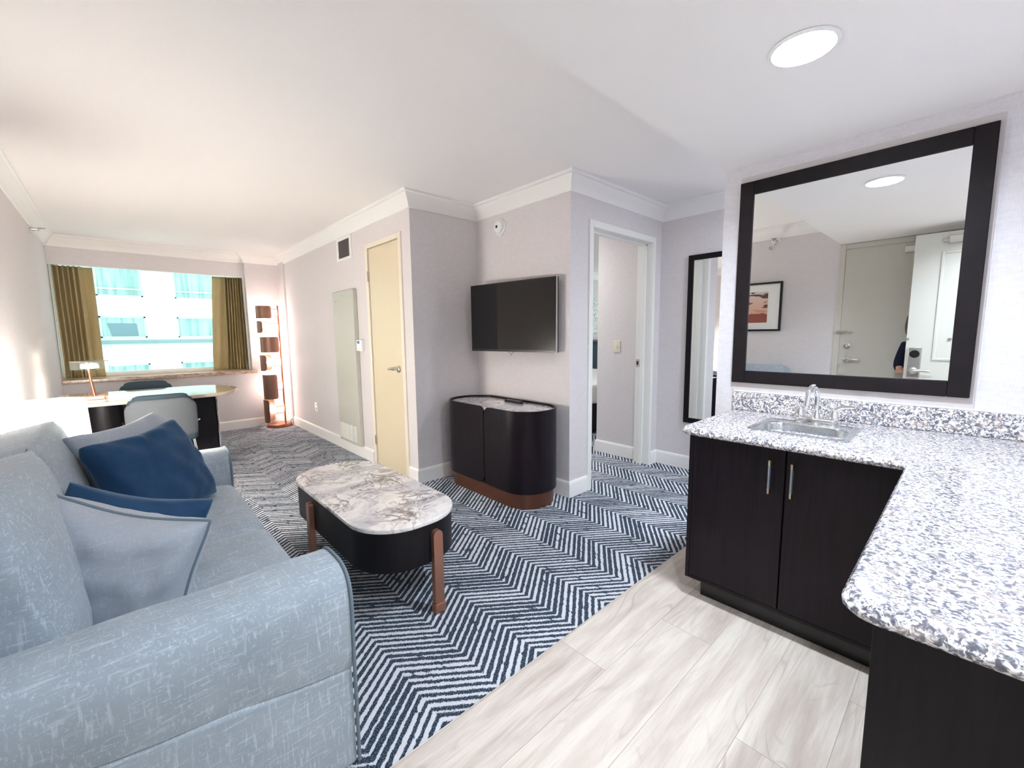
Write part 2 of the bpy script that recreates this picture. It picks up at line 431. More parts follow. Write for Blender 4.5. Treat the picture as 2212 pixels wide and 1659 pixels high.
# ------------------------------------------------------------------ the room (x along the doorway wall, y towards the window)
XL, XD, XT, XK, XH = -.49, 1.83, 2.515, 2.52, 3.853
Y0, YE, YSEAM, Y2, Y1, YW, YR = -.5, .99, 1.088, 2.074, 3.187, 6.95, 7.03
ZC, ZS = 2.433, 2.15
bm = NB(); box(bm, (XL-.1, YSEAM, -.1), (7.6, 7.4, 0)); box(bm, (2.65, -1.1, -.1), (XH+.1, YSEAM, 0))
S('floor', bm, MCARPET, 'blue and white zigzag patterned carpet floor', 'floor', 0)
bm = NB(); box(bm, (XL-.1, Y0-.14, -.1), (2.65, YSEAM, -.002))
S('floor_kitchen', bm, MPLANK, 'pale oak look plank floor in front of the kitchenette', 'floor', 0)
bm = NB(); box(bm, (XL-.1, YE, ZC), (XH+.1, 7.4, ZC+.1)); box(bm, (2.65, -1.1, ZC), (XH+.1, YE, ZC+.1))
S('ceiling', bm, MCEIL, 'smooth white living room ceiling', 'ceiling', 0)
# the dropped ceiling keeps a hole for the sink lamp and the added entry lamp
LAMP_HOLES = [(1.632, .427, .082), (.42, -.28, .075)]
bm = NB()
fs = box(bm, (XL-.1, Y0-.14, ZS), (2.65, YE, ZC+.1)); bm.faces.ensure_lookup_table()
low = [f for f in bm.faces if all(abs(v.co.z-ZS) < 1e-6 for v in f.verts)][0]
es = list(low.edges); bmesh.ops.delete(bm, geom=[low], context='FACES_ONLY')
for hx_, hy_, hr_ in LAMP_HOLES:
    a = [bm.verts.new((hx_+hr_*math.cos(2*PI*i/40), hy_+hr_*math.sin(2*PI*i/40), ZS)) for i in range(40)]
    b = [bm.verts.new((v.co.x, v.co.y, ZS+.05)) for v in a]
    es += [bm.edges.new((a[i], a[(i+1) % 40])) for i in range(40)]
    for i in range(40): bm.faces.new((a[i], a[(i+1) % 40], b[(i+1) % 40], b[i]))
    bm.faces.new(b)
bmesh.ops.triangle_fill(bm, use_beauty=True, use_dissolve=False, edges=es)
S('ceiling_kitchen', bm, MCEIL, 'lower white dropped ceiling above the kitchenette', 'ceiling', 0)

bm = NB(); box(bm, (XL-.1, Y0-.14, 0), (XL, 7.4, ZC))
S('wall_left', bm, MW, 'grey linen papered wall behind the sofa', 'wall', 0)
# window wall: apron, header board, jamb, right pier, outer wall around the opening
bm = NB()
box(bm, (XL, YW, 0), (XD, 7.36, .775))
box(bm, (1.39, YW, .775), (XD, 7.36, ZC))
box(bm, (XL, YR, 2.122), (1.39, YR+.03, ZC))
box(bm, (XL, 7.27, 2.2), (1.39, 7.36, ZC))
S('wall_window', bm, MW, 'window wall with recessed header over the curtains', 'wall', 0)
bm = NB(); box(bm, (XD, Y1, 0), (XD+.12, 3.36, ZC)); box(bm, (XD, 4.005, 0), (XD+.12, 7.36, ZC)); box(bm, (XD, 3.36, 2.13), (XD+.12, 4.005, ZC))
box(bm, (XD+.005, 3.3, 0), (XD+.115, 3.37, 2.13))
box(bm, (XD-.022, 6.70, 0), (XD, YW, ZC))
S('wall_closet', bm, MW, 'long wall with the cream closet door and air vent', 'wall', 0)
bm = NB(); box(bm, (XD+.12, Y1, 0), (2.66, Y1+.12, ZC))
S('wall_return', bm, MW, 'short return wall beside the television', 'wall', 0)
bm = NB(); box(bm, (XT, Y2+.14, 0), (XT+.14, Y1, ZC))
S('wall_television', bm, MW, 'papered wall behind the television', 'wall', 0)
DX0, DX1 = 2.76, 3.72
bm = NB(); box(bm, (XT, Y2, 0), (DX0, Y2+.14, ZC)); box(bm, (DX1, Y2, 0), (XH+.1, Y2+.14, ZC)); box(bm, (DX0, Y2, 2.12), (DX1, Y2+.14, ZC))
S('wall_doorway', bm, MW, 'papered wall around the bedroom doorway', 'wall', 0)
bm = NB(); box(bm, (XH, -1.1, 0), (XH+.1, Y2, ZC))
S('wall_hallway', bm, MW, 'papered hallway wall carrying the tall dark framed mirror', 'wall', 0)
bm = NB(); box(bm, (XK, Y0, 0), (2.65, YE, ZC))
S('wall_kitchen', bm, MWK, 'woven papered wall behind the kitchenette mirror', 'wall', 0)
bm = NB(); box(bm, (XL, Y0-.14, 0), (-.12, Y0, ZC)); box(bm, (.83, Y0-.14, 0), (2.65, Y0, ZC)); box(bm, (-.12, Y0-.14, 2.10), (.83, Y0, ZC)); box(bm, (2.65, -1.2, 0), (XH+.1, -1.1, ZC))
S('wall_entry', bm, MW, 'papered entry wall with the room door opening', 'wall', 0)
bm = NB()
box(bm, (-1.2, -2.4, 0), (2.2, -2.3, 2.3)); box(bm, (-1.3, -2.4, 0), (-1.2, Y0-.14, 2.3)); box(bm, (2.2, -2.4, 0), (2.3, Y0-.14, 2.3)); box(bm, (-1.3, -2.4, 2.3), (2.3, Y0-.14, 2.4)); box(bm, (-1.3, -2.4, -.1), (2.3, Y0-.14, -.001))
box(bm, (-1.2, Y0-.141, 0), (XL, Y0-.14, 2.3))
S('wall_corridor', bm, MTRIM, 'plain white corridor outside the room door', 'wall', 0)

# crown moulding and baseboards
CR = [(0, ZC), (0, ZC-.125), (.012, ZC-.122), (.016, ZC-.108), (.022, ZC-.100), (.026, ZC-.082), (.05, ZC-.05), (.062, ZC-.036), (.066, ZC-.024), (.080, ZC-.018), (.084, ZC)]
bm = NB(); sweep(bm, [(XH, -1.1), (XH, Y2), (XT, Y2), (XT, Y1), (XD, Y1), (XD, YW), (1.39, YW), (1.39, YR), (XL, YR), (XL, YE)], CR)
S('trim_1', bm, MTRIM, 'white crown moulding around the living room ceiling', 'crown moulding', 30)
BB = [(0, 0), (.016, 0), (.016, .105), (.011, .112), (.011, .120), (.004, .128), (0, .128)]
def baseb(name, path, label):
    bm = NB(); sweep(bm, path, BB); S(name, bm, MTRIM, label, 'baseboard', 25)
baseb('baseboard_hallway', [(XH, -1.1), (XH, Y2), (3.735, Y2)], 'white baseboard along the hallway wall')
baseb('baseboard_television', [(2.735, Y2), (XT, Y2), (XT, Y1), (XD, Y1), (XD, 3.33)], 'white baseboard around the television corner')
baseb('baseboard_closet', [(XD, 4.04), (XD, 6.70)], 'white baseboard between closet door and floor lamp')
baseb('baseboard_window', [(XD-.022, 6.70), (XD-.022, YW), (XL, YW), (XL, 1.02)], 'white baseboard under the window sill')

# ------------------------------------------------------------------ window_1
w1 = thing('window_1', 'wide window with aluminium frame over the desk', 'window', (.45, 7.28, .82), kind='structure')
bm = NB()
for lo, hi in (((XL, 7.255, .82), (1.39, 7.30, .875)), ((XL, 7.255, 2.15), (1.39, 7.30, 2.2)), ((XL, 7.255, .875), (XL+.05, 7.30, 2.15)), ((1.34, 7.255, .875), (1.39, 7.30, 2.15))): rbox(bm, lo, hi, .004)
box(bm, (XL, 7.245, .845), (1.39, 7.255, .855))
finish('window_frame', bm, MWHITE, w1)
bm = NB(); box(bm, (XL+.05, 7.275, .875), (1.34, 7.281, 2.15)); finish('glass_pane', bm, MGLASS, w1, 0)
bm = NB(); rbox(bm, (XL, 6.915, .775), (1.445, YW+.001, .82), .008, 3); box(bm, (XL, YW, .776), (1.39, 7.27, .82)); finish('window_sill', bm, MSILL, w1)
bm = NB(); rbox(bm, (XL, YR-.002, 2.115), (1.39, YR+.034, 2.124), .003); rbox(bm, (1.374, YR+.03, .822), (1.39, 7.25, 2.12), .003); finish('header_trim', bm, MWHITE, w1)

# curtains
def curtain(name, xt0, xt1, xb0, xb1, folds, label, seed, flat):
    rnd = random.Random(seed); n = 140; m = 26; bm = NB()
    amp = [rnd.uniform(.7, 1.2) for _ in range(folds+2)]
    R = []
    for j in range(m+1):
        f = j/m; z = 2.118-(2.118-.828)*f
        x0 = xt0+(xb0-xt0)*f; x1 = xt1+(xb1-xt1)*f
        row = []
        for i in range(n+1):
            s = i/n
            u = s/(1-flat) if flat >= 0 else (s+flat)/(1+flat)          # part of the width that is pleated
            k = u if flat >= 0 else u
            inpleat = 0 <= u <= 1
            ph = max(0, min(1, u))*folds
            a = amp[int(ph) % len(amp)]
            y = 7.12+(.045*a*math.cos(ph*2*PI) if inpleat else .045*amp[0])
            if not inpleat: y += .012*math.sin(s*17+f*3)
            crush = max(0, (f-.82)/.18)
            y += .02*crush*math.sin(ph*9+seed)+.008*math.sin(f*7+ph)
            xx = x0+(x1-x0)*s + (.010*math.sin(ph*2*PI*1.0+.8) if inpleat else 0) + .012*crush*math.sin(ph*5+2)
            row.append(bm.verts.new((xx, y, z)))
        R.append(row)
    for j in range(m):
        for i in range(n): bm.faces.new((R[j][i], R[j+1][i], R[j+1][i+1], R[j][i+1]))
    t = tag(finish(name, bm, MCURT, None, 180), label, 'curtain', 'olive curtains at the window')
    sd = t.modifiers.new('thickness', 'SOLIDIFY'); sd.thickness = .004
    return t
curtain('curtain', XL+.012, -.135, XL+.02, -.135, 6, 'olive beige pleated curtain beside the left wall', 3, .26)
curtain('curtain', 1.035, 1.372, .955, 1.37, 7, 'olive beige pleated curtain next to the copper floor lamp', 8, -.38)

# ------------------------------------------------------------------ doors
def lever(parent, p, nx, ny, reach, mat, name='lever_handle', ros=.03):
    """rosette on a wall facing (nx, ny), lever running 'reach' along the wall"""
    tx, ty = -ny, nx
    P = lambda a, d, z: (p[0]+tx*a+nx*d, p[1]+ty*a+ny*d, p[2]+z)
    bm = NB()
    tube(bm, [P(0, 0, 0), P(0, .008, 0), P(0, .016, 0), P(0, .02, 0)], [ros, ros, ros*.85, ros*.45], 20)
    tube(bm, [P(0, .016, 0), P(0, .05, 0)], .011, 12)
    s = math.copysign(1, reach); L = abs(reach)
    tube(bm, [P(-s*.012, .05, 0), P(s*.01, .054, .001), P(s*L*.5, .053, .003), P(s*L*.92, .050, -.002), P(s*L, .047, -.004)], [.011, .0125, .011, .009, .004], 10)
    return finish(name, bm, mat, parent)
d1 = thing('door_1', 'narrow cream closet door with lever handle', 'door', (XD, 3.68, 0), kind='structure')
bm = NB(); rbox(bm, (XD-.002, 3.385, .012), (XD+.038, 3.972, 2.098), .003); finish('door_slab', bm, MCREAM, d1)
bm = NB()
for lo, hi in (((XD-.014, 3.33, 0), (XD+.06, 3.378, 2.15)), ((XD-.014, 3.979, 0), (XD+.06, 4.03, 2.15)), ((XD-.014, 3.378, 2.104), (XD+.06, 3.979, 2.15))): rbox(bm, lo, hi, .004)
box(bm, (XD+.04, 3.37, 0), (XD+.06, 3.99, 2.11))
finish('door_frame', bm, MFRAME, d1)
lever(d1, (XD-.002, 3.455, .985), -1, 0, -.125, MSTEEL)
for z in (1.80, 1.02, .21):
    bm = NB(); rbox(bm, (XD-.016, 3.968, z), (XD-.002, 3.992, z+.09), .002); cyl(bm, (XD-.016, 3.978, z-.002), (XD-.016, 3.978, z+.092), .006, 10); finish('hinge', bm, MSTEEL, d1)

d2 = thing('door_2', 'white frame of the open bedroom doorway', 'door', (3.24, Y2, 0), kind='structure')
bm = NB()
D0, D1 = 2.785, 3.70
for lo, hi in (((2.735, Y2-.014, 0), (D0, Y2+.155, 2.152)), ((D1, Y2-.014, 0), (3.735, Y2+.155, 2.152)), ((D0, Y2-.014, 2.10), (D1, Y2+.155, 2.152))): rbox(bm, lo, hi, .004)
rbox(bm, (D0-.004, Y2+.06, 2.082), (D1+.004, Y2+.10, 2.104), .002); rbox(bm, (D0-.004, Y2+.06, 0), (D0+.014, Y2+.10, 2.1), .002); rbox(bm, (D1-.014, Y2+.06, 0), (D1+.004, Y2+.10, 2.1), .002)
finish('door_frame', bm, MWHITE, d2)
bm = NB(); rbox(bm, (D1-.004, Y2+.112, .955), (D1+.001, Y2+.148, 1.03), .001); finish('strike_plate', bm, MSTEEL, d2)
bm = NB(); rbox(bm, (D1-.006, Y2+.12, .975), (D1-.003, Y2+.138, 1.01), .001); finish('strike_recess', bm, MBLACK, d2)

d3 = thing('door_3', 'grey connecting door with deadbolt and swing guard', 'door', (XL, .5, 0), kind='structure')
bm = NB(); rbox(bm, (XL-.02, .0, .012), (XL+.004, .945, 2.095), .003); finish('door_slab', bm, MGREY, d3)
bm = NB()
for lo, hi in (((XL-.02, .945, 0), (XL+.014, .995, 2.145)), ((XL-.02, -.05, 0), (XL+.014, 0, 2.145)), ((XL-.02, 0, 2.098), (XL+.014, .945, 2.145))): rbox(bm, lo, hi, .004)
finish('door_frame', bm, MGREY, d3)
lever(d3, (XL+.004, .872, .99), 1, 0, -.11, MSTEEL)
bm = NB(); tube(bm, [(XL+.004, .878, 1.127), (XL+.02, .878, 1.127), (XL+.024, .878, 1.127)], [.03, .028, .012], 20); rbox(bm, (XL+.02, .872, 1.112), (XL+.036, .884, 1.142), .003); finish('deadbolt', bm, MSTEEL, d3)
bm = NB(); rbox(bm, (XL+.004, .915, 1.255), (XL+.03, .975, 1.285), .004); tube(bm, [(XL+.028, .96, 1.272), (XL+.034, .90, 1.276), (XL+.03, .85, 1.27), (XL+.018, .845, 1.262)], .007, 8); finish('swing_guard', bm, MSTEEL, d3)
bm = NB(); rbox(bm, (XL+.004, .885, .80), (XL+.009, .935, .835), .002); finish('latch_plate', bm, MSTEEL, d3)
bm = NB(); rbox(bm, (XL+.004, .30, 2.0), (XL+.05, .50, 2.06), .008); finish('door_closer', bm, MSTEEL, d3)

d4 = thing('door_4', 'white entry door standing open with key card lock', 'door', (-.12, -.05, 0), kind='structure')
DF = -.10
bm = NB(); rbox(bm, (DF-.045, -.498, .01), (DF, .405, 2.085), .003); finish('door_slab', bm, MDOORW, d4)
def panel(y0, y1, z0, z1):
    bm = NB()
    for lo, hi in (((DF, y0, z0), (DF+.008, y0+.022, z1)), ((DF, y1-.022, z0), (DF+.008, y1, z1)), ((DF, y0+.022, z0), (DF+.008, y1-.022, z0+.022)), ((DF, y0+.022, z1-.022), (DF+.008, y1-.022, z1))): rbox(bm, lo, hi, .004)
    finish('panel_moulding', bm, MDOORW, d4)
panel(-.37, .235, 1.02, 1.93); panel(-.37, .235, .2, .82)
bm = NB(); rbox(bm, (DF, .298, .865), (DF+.022, .385, 1.135), .008); finish('key_card_lock', bm, MSTEEL, d4)
bm = NB(); tube(bm, [(DF+.02, .342, 1.073), (DF+.026, .342, 1.073), (DF+.027, .342, 1.073)], [.033, .033, .02], 24); finish('card_reader', bm, MBLACK, d4)
lever(d4, (DF+.02, .345, .93), 1, 0, -.115, MSTEEL)
bm = NB(); rbox(bm, (DF, .02, 1.985), (DF+.05, .20, 2.045), .006); rbox(bm, (DF+.004, .19, 2.0), (DF+.03, .235, 2.02), .004); finish('door_closer', bm, MSTEEL, d4)
for y in (.385, .125):
    bm = NB(); rbox(bm, (DF, y, 1.195), (DF+.01, y+.022, 1.215), .003); finish('sign_clip', bm, MSTEEL, d4)

# ------------------------------------------------------------------ bedroom beyond the doorway
bm = NB(); box(bm, (3.78, Y2+.14, 0), (7.6, 2.735, ZC))
S('wall_bedroom', bm, MW, 'grey papered wall corner seen through the bedroom doorway', 'wall', 0)
bm = NB(); box(bm, (XT+.14, 5.05, 0), (7.6, 5.15, ZC)); box(bm, (XT+.1, Y1+.12, 0), (XT+.2, 5.05, ZC)); box(bm, (7.5, 2.7, 0), (7.6, 3.3, ZC)); box(bm, (7.5, 4.8, 0), (7.6, 5.05, ZC)); box(bm, (7.5, 3.3, 0), (7.6, 4.8, .7)); box(bm, (7.5, 3.3, 2.25), (7.6, 4.8, ZC))
S('wall_bedroom_back', bm, MW, 'bright bedroom wall behind the bed', 'wall', 0)
bm = NB(); box(bm, (XH, Y2+.1, ZC), (7.6, 5.15, ZC+.1)); S('ceiling_bedroom', bm, MCEIL, 'white bedroom ceiling beyond the doorway', 'ceiling', 0)
bm = NB(); sweep(bm, [(7.5, 5.05), (XT+.2, 5.05)], CR); S('trim_2', bm, MTRIM, 'white crown moulding in the bedroom', 'crown moulding', 30)
bm = NB(); sweep(bm, [(3.78, Y2+.16), (3.78, 2.735), (4.2, 2.735)], BB); S('baseboard_bedroom', bm, MTRIM, 'white baseboard just inside the bedroom', 'baseboard', 25)
k = Mat('damask_wallpaper', rough=.7); co = k.co((1, 1, 1))
e = k.vor(k.co((1, 1, .7)), 16, 'SMOOTH_F1'); e2 = k.noise(k.co(), 28, 2, .5, 2)
k.base(k.mix(k.math('MULTIPLY', k.ramp(e, [(.3, (0, 0, 0)), (.36, (1, 1, 1)), (.5, (1, 1, 1)), (.56, (0, 0, 0))]), k.ramp(e2, [(.45, (0, 0, 0)), (.5, (1, 1, 1))])), srgb(226, 230, 222), srgb(168, 178, 170)))
bm = NB(); rbox(bm, (5.6, 5.03, 1.29), (7.45, 5.05, 1.95), .003)
tag(finish('wall_panel', bm, k.m), 'pale patterned wall panel above the bed headboard', 'wall panel')
bd = thing('bed', 'bed with white bedding and dark headboard in the bedroom', 'bed', (5.6, 4.0, 0))
bm = NB(); rbox(bm, (4.3, 3.25, .02), (6.3, 4.95, .40), .01); finish('bed_base', bm, MDARK, bd)
bm = NB(); cushion(bm, (4.26, 3.2, .38), (6.34, 4.95, .66), .06, .01); finish('bedding', bm, plain('bed_linen', srgb(240, 240, 238), .8), bd)
bm = NB(); rbox(bm, (4.2, 4.95, .02), (7.2, 5.02, 1.12), .01); finish('headboard', bm, MCHD, bd)
bm = NB(); rbox(bm, (4.2, 4.90, 1.12), (7.2, 5.03, 1.16), .004); finish('headboard_shelf', bm, MDARK, bd)
bm = NB(); cushion(bm, (5.0, 4.5, .64), (5.9, 4.94, .84), .09, .03); tag(finish('bed_pillow', bm, plain('pillow_linen', srgb(244, 244, 242), .8)), 'white bed pillow against the headboard', 'pillow')
sw = thing('light_switch', 'almond light switch on the bedroom wall inside the doorway', 'light switch', (3.78, 2.49, 1.147))
bm = NB(); rbox(bm, (3.773, 2.452, 1.088), (3.78, 2.528, 1.206), .003); finish('switch_plate', bm, MPLATE, sw)
bm = NB(); rbox(bm, (3.764, 2.484, 1.132), (3.774, 2.496, 1.162), .002); finish('toggle', bm, MPLATE, sw)

# ------------------------------------------------------------------ building across the street
def building():
    K = 1.458; YF = 35.0
    zz = lambda z: CAM_H+(z-CAM_H)*K
    b = thing('building', 'white building with rows of windows across the street', 'building', (5, YF, -20))
    MF = plain('facade_render', srgb(200, 216, 213), .9, 0, .1, .01, .6)
    MFW = plain('facade_window_frame', srgb(208, 224, 221), .5); MBAND = plain('facade_band', srgb(120, 144, 148), .8)
    k = Mat('facade_pane', rough=.3, spec=.3)
    a = k.noise(k.co((5.5, 1, .35)), 1, 3); k.base(k.mix(k.ramp(a, [(.4, (0, 0, 0)), (.6, (1, 1, 1))]), srgb(134, 168, 167), srgb(172, 202, 198))); MFP = k.m
    MFD = plain('facade_pane_dark', srgb(100, 132, 142), .2)
    xs = [(-.45*K+i*2.5*K) for i in range(-2, 5)]; w = 1.45*K
    rows = [(zz(4.45+1.98*j), zz(3.02+1.98*j)) if j >= 0 else None for j in range(3)]
    tops = []
    for f in (1.98, 0, -1.98): tops.append((zz(2.2+f+(.25 if f > 0 else 0)), zz(1.3+f+(-.28 if f > 0 else 0))))
    tops[0] = (zz(4.25), zz(3.02)); tops[1] = (zz(2.21), zz(1.32)); tops[2] = (zz(.22), zz(-.7))
    tops.append((zz(-1.76), zz(-2.7))); tops.append((zz(6.3), zz(5.2)))
    # wall built as a grid around the openings
    bm = NB(); zs = sorted(tops, key=lambda t: t[1]); x0, x1 = -16, 26
    z = -18
    for zt, zb in zs:
        box(bm, (x0, YF, z), (x1, YF+.4, zb)); xx = x0
        for x in xs: box(bm, (xx, YF, zb), (x, YF+.4, zt)); xx = x+w
        box(bm, (xx, YF, zb), (x1, YF+.4, zt)); z = zt
    box(bm, (x0, YF, z), (x1, YF+.4, 22))
    finish('facade_wall', bm, MF, b, 0)
    bm = NB(); box(bm, (x0, YF-.12, zz(1.07)), (x1, YF, zz(1.22))); finish('facade_ledge', bm, MBAND, b, 0)
    for r_, (zt, zb) in enumerate(tops):
        for x in xs:
            bm = NB(); t = .09
            for lo, hi in (((x, YF+.18, zb), (x+w, YF+.3, zb+t)), ((x, YF+.18, zt-t), (x+w, YF+.3, zt)), ((x, YF+.18, zb), (x+t, YF+.3, zt)), ((x+w-t, YF+.18, zb), (x+w, YF+.3, zt))): box(bm, lo, hi)
            if r_ == 0: box(bm, (x, YF+.16, zb+.42), (x+w, YF+.3, zb+.50))
            f = finish('window', bm, MFW, b, 0)
            bm = NB(); box(bm, (x+.02, YF+.26, zb+.02), (x+w-.02, YF+.29, zt-.02)); p = finish('pane', bm, MFP, f, 0)
            p.matrix_parent_inverse = Matrix.Identity(4)
            if r_ == 1 and x == xs[2]:
                bm = NB(); prism(bm, [(x+.50, zb+.1), (x+w-.40, zb+.1), (x+w-.44, zt-.42), (x+.34, zt-.42)], 0, .02)
                for v in bm.verts: v.co = Vector((v.co.x, YF+.25-v.co.z*.5, v.co.y))
                d = finish('drawn_shade', bm, MFD, f, 0); d.matrix_parent_inverse = Matrix.Identity(4)
building()

# ------------------------------------------------------------------ sofa and cushions
sofa = thing('sofa', 'light blue grey upholstered two seat sofa along the left wall', 'sofa', (0, 2.1, 0))
AY0, AY1, BY0, BY1, FX = 1.13, 1.37, 2.83, 3.07, .425
bm = NB(); rbox(bm, (-.46, AY0+.02, .05), (FX-.03, BY1-.02, .30), .012); finish('frame', bm, MSOFA, sofa)
bm = NB(); cushion(bm, (-.475, AY0+.01, .28), (-.33, BY1-.01, .80), .04, .008); finish('back', bm, MSOFA, sofa)
def arm(y0, y1, outer):
    """arm running front to back: slim lower panel, fuller padded roll above, outer = -1 / +1"""
    def prof(x, puff):
        yc = (y0+y1)/2; h = (y1-y0)/2+puff; zb = .335+max(0, (.42-x))*.16
        pts = []
        for k in range(33):
            a = PI*k/32
            s = math.cos(a)
            ss = math.copysign(abs(s)**.62, s); zz = math.sin(a)**.62
            pts.append((x, yc+h*ss, .50+.135*zz + puff*.4))
        pts += [(x, yc-h*.98, zb+.05), (x, yc-h*.9, zb), (x, yc+h*.9, zb), (x, yc+h*.98, zb+.05)]
        return pts
    bm = NB()
    rings = [prof(-.47, -.02), prof(-.46, -.004)] + [prof(-.46+(FX-.015+.46)*i/18, .004*math.sin(i*.9)) for i in range(1, 18)] + [prof(FX-.012, 0), prof(FX-.003, -.006), prof(FX, -.016)]
    loft(bm, rings)
    a = finish('arm', bm, MSOFA, sofa, 40)
    bm = NB(); rbox(bm, (-.46, y0+.008, .03), (FX-.006, y1-.008, .345), .016, 3)
    for v in bm.verts:
        if v.co.z > .2: v.co.z += max(0, (.42-v.co.x))*.16-.008
    finish('arm_panel', bm, MSOFA, a)
    pp = [Vector(p) for p in prof(FX-.004, .001)]
    lo = [Vector((FX-.004, y0+.006, .04))] ; hi_ = [Vector((FX-.004, y1-.006, .04))]
    bm = NB(); tube(bm, hi_+[Vector((FX-.004, y1-.006, .33))]+pp[:33]+[Vector((FX-.004, y0+.004, .33))]+lo, .0055, 8)
    finish('piping', bm, MPIPE, a)
arm(AY0, AY1, -1); arm(BY0, BY1, 1)
def tuberect(bm, x0, x1, y0, y1, z, r=.005, rc=.03):
    tube(bm, [(x, y, z) for x, y in stadium((x0+x1)/2, (y0+y1)/2, (x1-x0)/2, (y1-y0)/2, rc, 4)], r, 6, True)
for (ya, yb) in ((AY1+.004, 2.052), (2.056, BY0-.004)):
    bm = NB(); cushion(bm, (-.33, ya, .285), (FX-.012, yb, .462), .03, .016, 12, (.5, .25, 1)); c = finish('seat_cushion', bm, MSOFA, sofa, 60)
    bm = NB(); tuberect(bm, -.31, FX-.018, ya+.008, yb-.008, .438, .0048); finish('piping', bm, MPIPE, c)
def back_cushion(ya, yb, tilt, ztop, xf):
    bm = NB(); cushion(bm, (-.13, ya, 0), (.10, yb, .46), .016, .05, 12, (1.0, .12, .12))
    a = math.radians(tilt)
    M_ = Matrix.Translation((xf, 0, ztop-.45)) @ Matrix.Rotation(-a, 4, 'Y')
    for v in bm.verts: v.co = M_ @ v.co
    c = finish('back_cushion', bm, MSOFA, sofa, 60)
    for xx in (-.10, .085):
        bm = NB()
        pts = [M_ @ Vector((xx, p[0], p[1])) for p in stadium((ya+yb)/2, .23, (yb-ya)/2-.006, .226, .03, 4)]
        tube(bm, pts, .0045, 6, True); finish('piping', bm, MPIPE, c)
back_cushion(AY1-.01, 2.075, 13, .905, -.225)
back_cushion(2.105, 2.86, 13, .895, -.235)
for x in (-.42, .36):
    for y in (AY0+.05, BY1-.05):
        bm = NB(); lathe(bm, [(.018, 0), (.026, .055)], (x, y, 0), 12); finish('leg', bm, MBLACK, sofa)

def pillow(name, label, mat, c, u, n, w, h, t, seed, welt=None):
    """scatter cushion: c centre, u direction of its width, n its front normal"""
    u = Vector(u).normalized(); n = Vector(n); n = (n-u*n.dot(u)).normalized(); v = n.cross(u)
    c = Vector(c); N_ = 26; bm = NB(); rnd = random.Random(seed)
    def P(a, b, s):
        # concave sides, pointed corners, wrinkled skin
        a2 = a*(1-.055*(1-b*b)**2*abs(a)**3); b2 = b*(1-.055*(1-a*a)**2*abs(b)**3)
        th = (max(0, 1-a**2)**.5)*(max(0, 1-b**2)**.5)
        th = t/2*th**.55
        q = Vector((a*3+seed, b*3, s*2))
        wr = noise.noise(q*1.1)*.016+noise.noise(q*2.6)*.006
        rad = max(abs(a), abs(b))
        wr2 = .010*math.sin(14*math.atan2(b, a)+seed)*max(0, rad-.45)*(1-rad)*3
        th = max(0, th+(wr+wr2)*min(1, th/(t*.2)))
        sag = -.012*(1-a*a)*max(0, b)
        return c + u*(a2*w/2) + v*(b2*h/2+sag) + n*(s*th)
    G = {}
    for s in (1, -1):
        for i in range(N_+1):
            for j in range(N_+1):
                a = math.sin((2*i/N_-1)*PI/2); b = math.sin((2*j/N_-1)*PI/2)
                edge = i in (0, N_) or j in (0, N_)
                if edge and s == -1: G[(s, i, j)] = G[(1, i, j)]
                else: G[(s, i, j)] = bm.verts.new(P(a, b, s))
    for s in (1, -1):
        for i in range(N_):
            for j in range(N_):
                bm.faces.new([G[(s, i, j)], G[(s, i+1, j)], G[(s, i+1, j+1)], G[(s, i, j+1)]])
    o = tag(finish(name, bm, mat, None, 180), label, 'pillow', 'scatter cushions on the sofa')
    if welt:
        ring = [(2*i/40-1, -1) for i in range(40)]+[(1, 2*i/40-1) for i in range(40)]+[(1-2*i/40, 1) for i in range(40)]+[(-1, 1-2*i/40) for i in range(40)]
        bm = NB(); tube(bm, [P(math.sin(a*PI/2), math.sin(b*PI/2), 0) for a, b in ring], .006, 8, True)
        p = finish('welt', bm, welt, o); p.matrix_parent_inverse = Matrix.Identity(4)
    return o
pillow('throw_pillow', 'grey chenille cushion propped nearest the front arm', MGPIL, (-.06, 1.69, .588), (.78, -.48, -.27), (-.48, -.78, .12), .41, .38, .27, 1.3, MPIPE)
pillow('throw_pillow', 'navy cushion tucked behind the front grey cushion', MNAVY, (-.045, 1.86, .572), (.9, -.1, -.36), (-.1, -.9, .2), .39, .41, .21, 4.1)
pillow('throw_pillow', 'large navy cushion leaning on the far side of the sofa', MNAVY, (.083, 2.475, .67), (.64, .76, .04), (.68, -.6, .40), .47, .43, .20, 7.7)
pillow('throw_pillow', 'grey cushion peeking out behind the large navy cushion', MGPIL, (.03, 2.62, .69), (.66, .74, .06), (.66, -.62, .40), .45, .44, .17, 9.2)

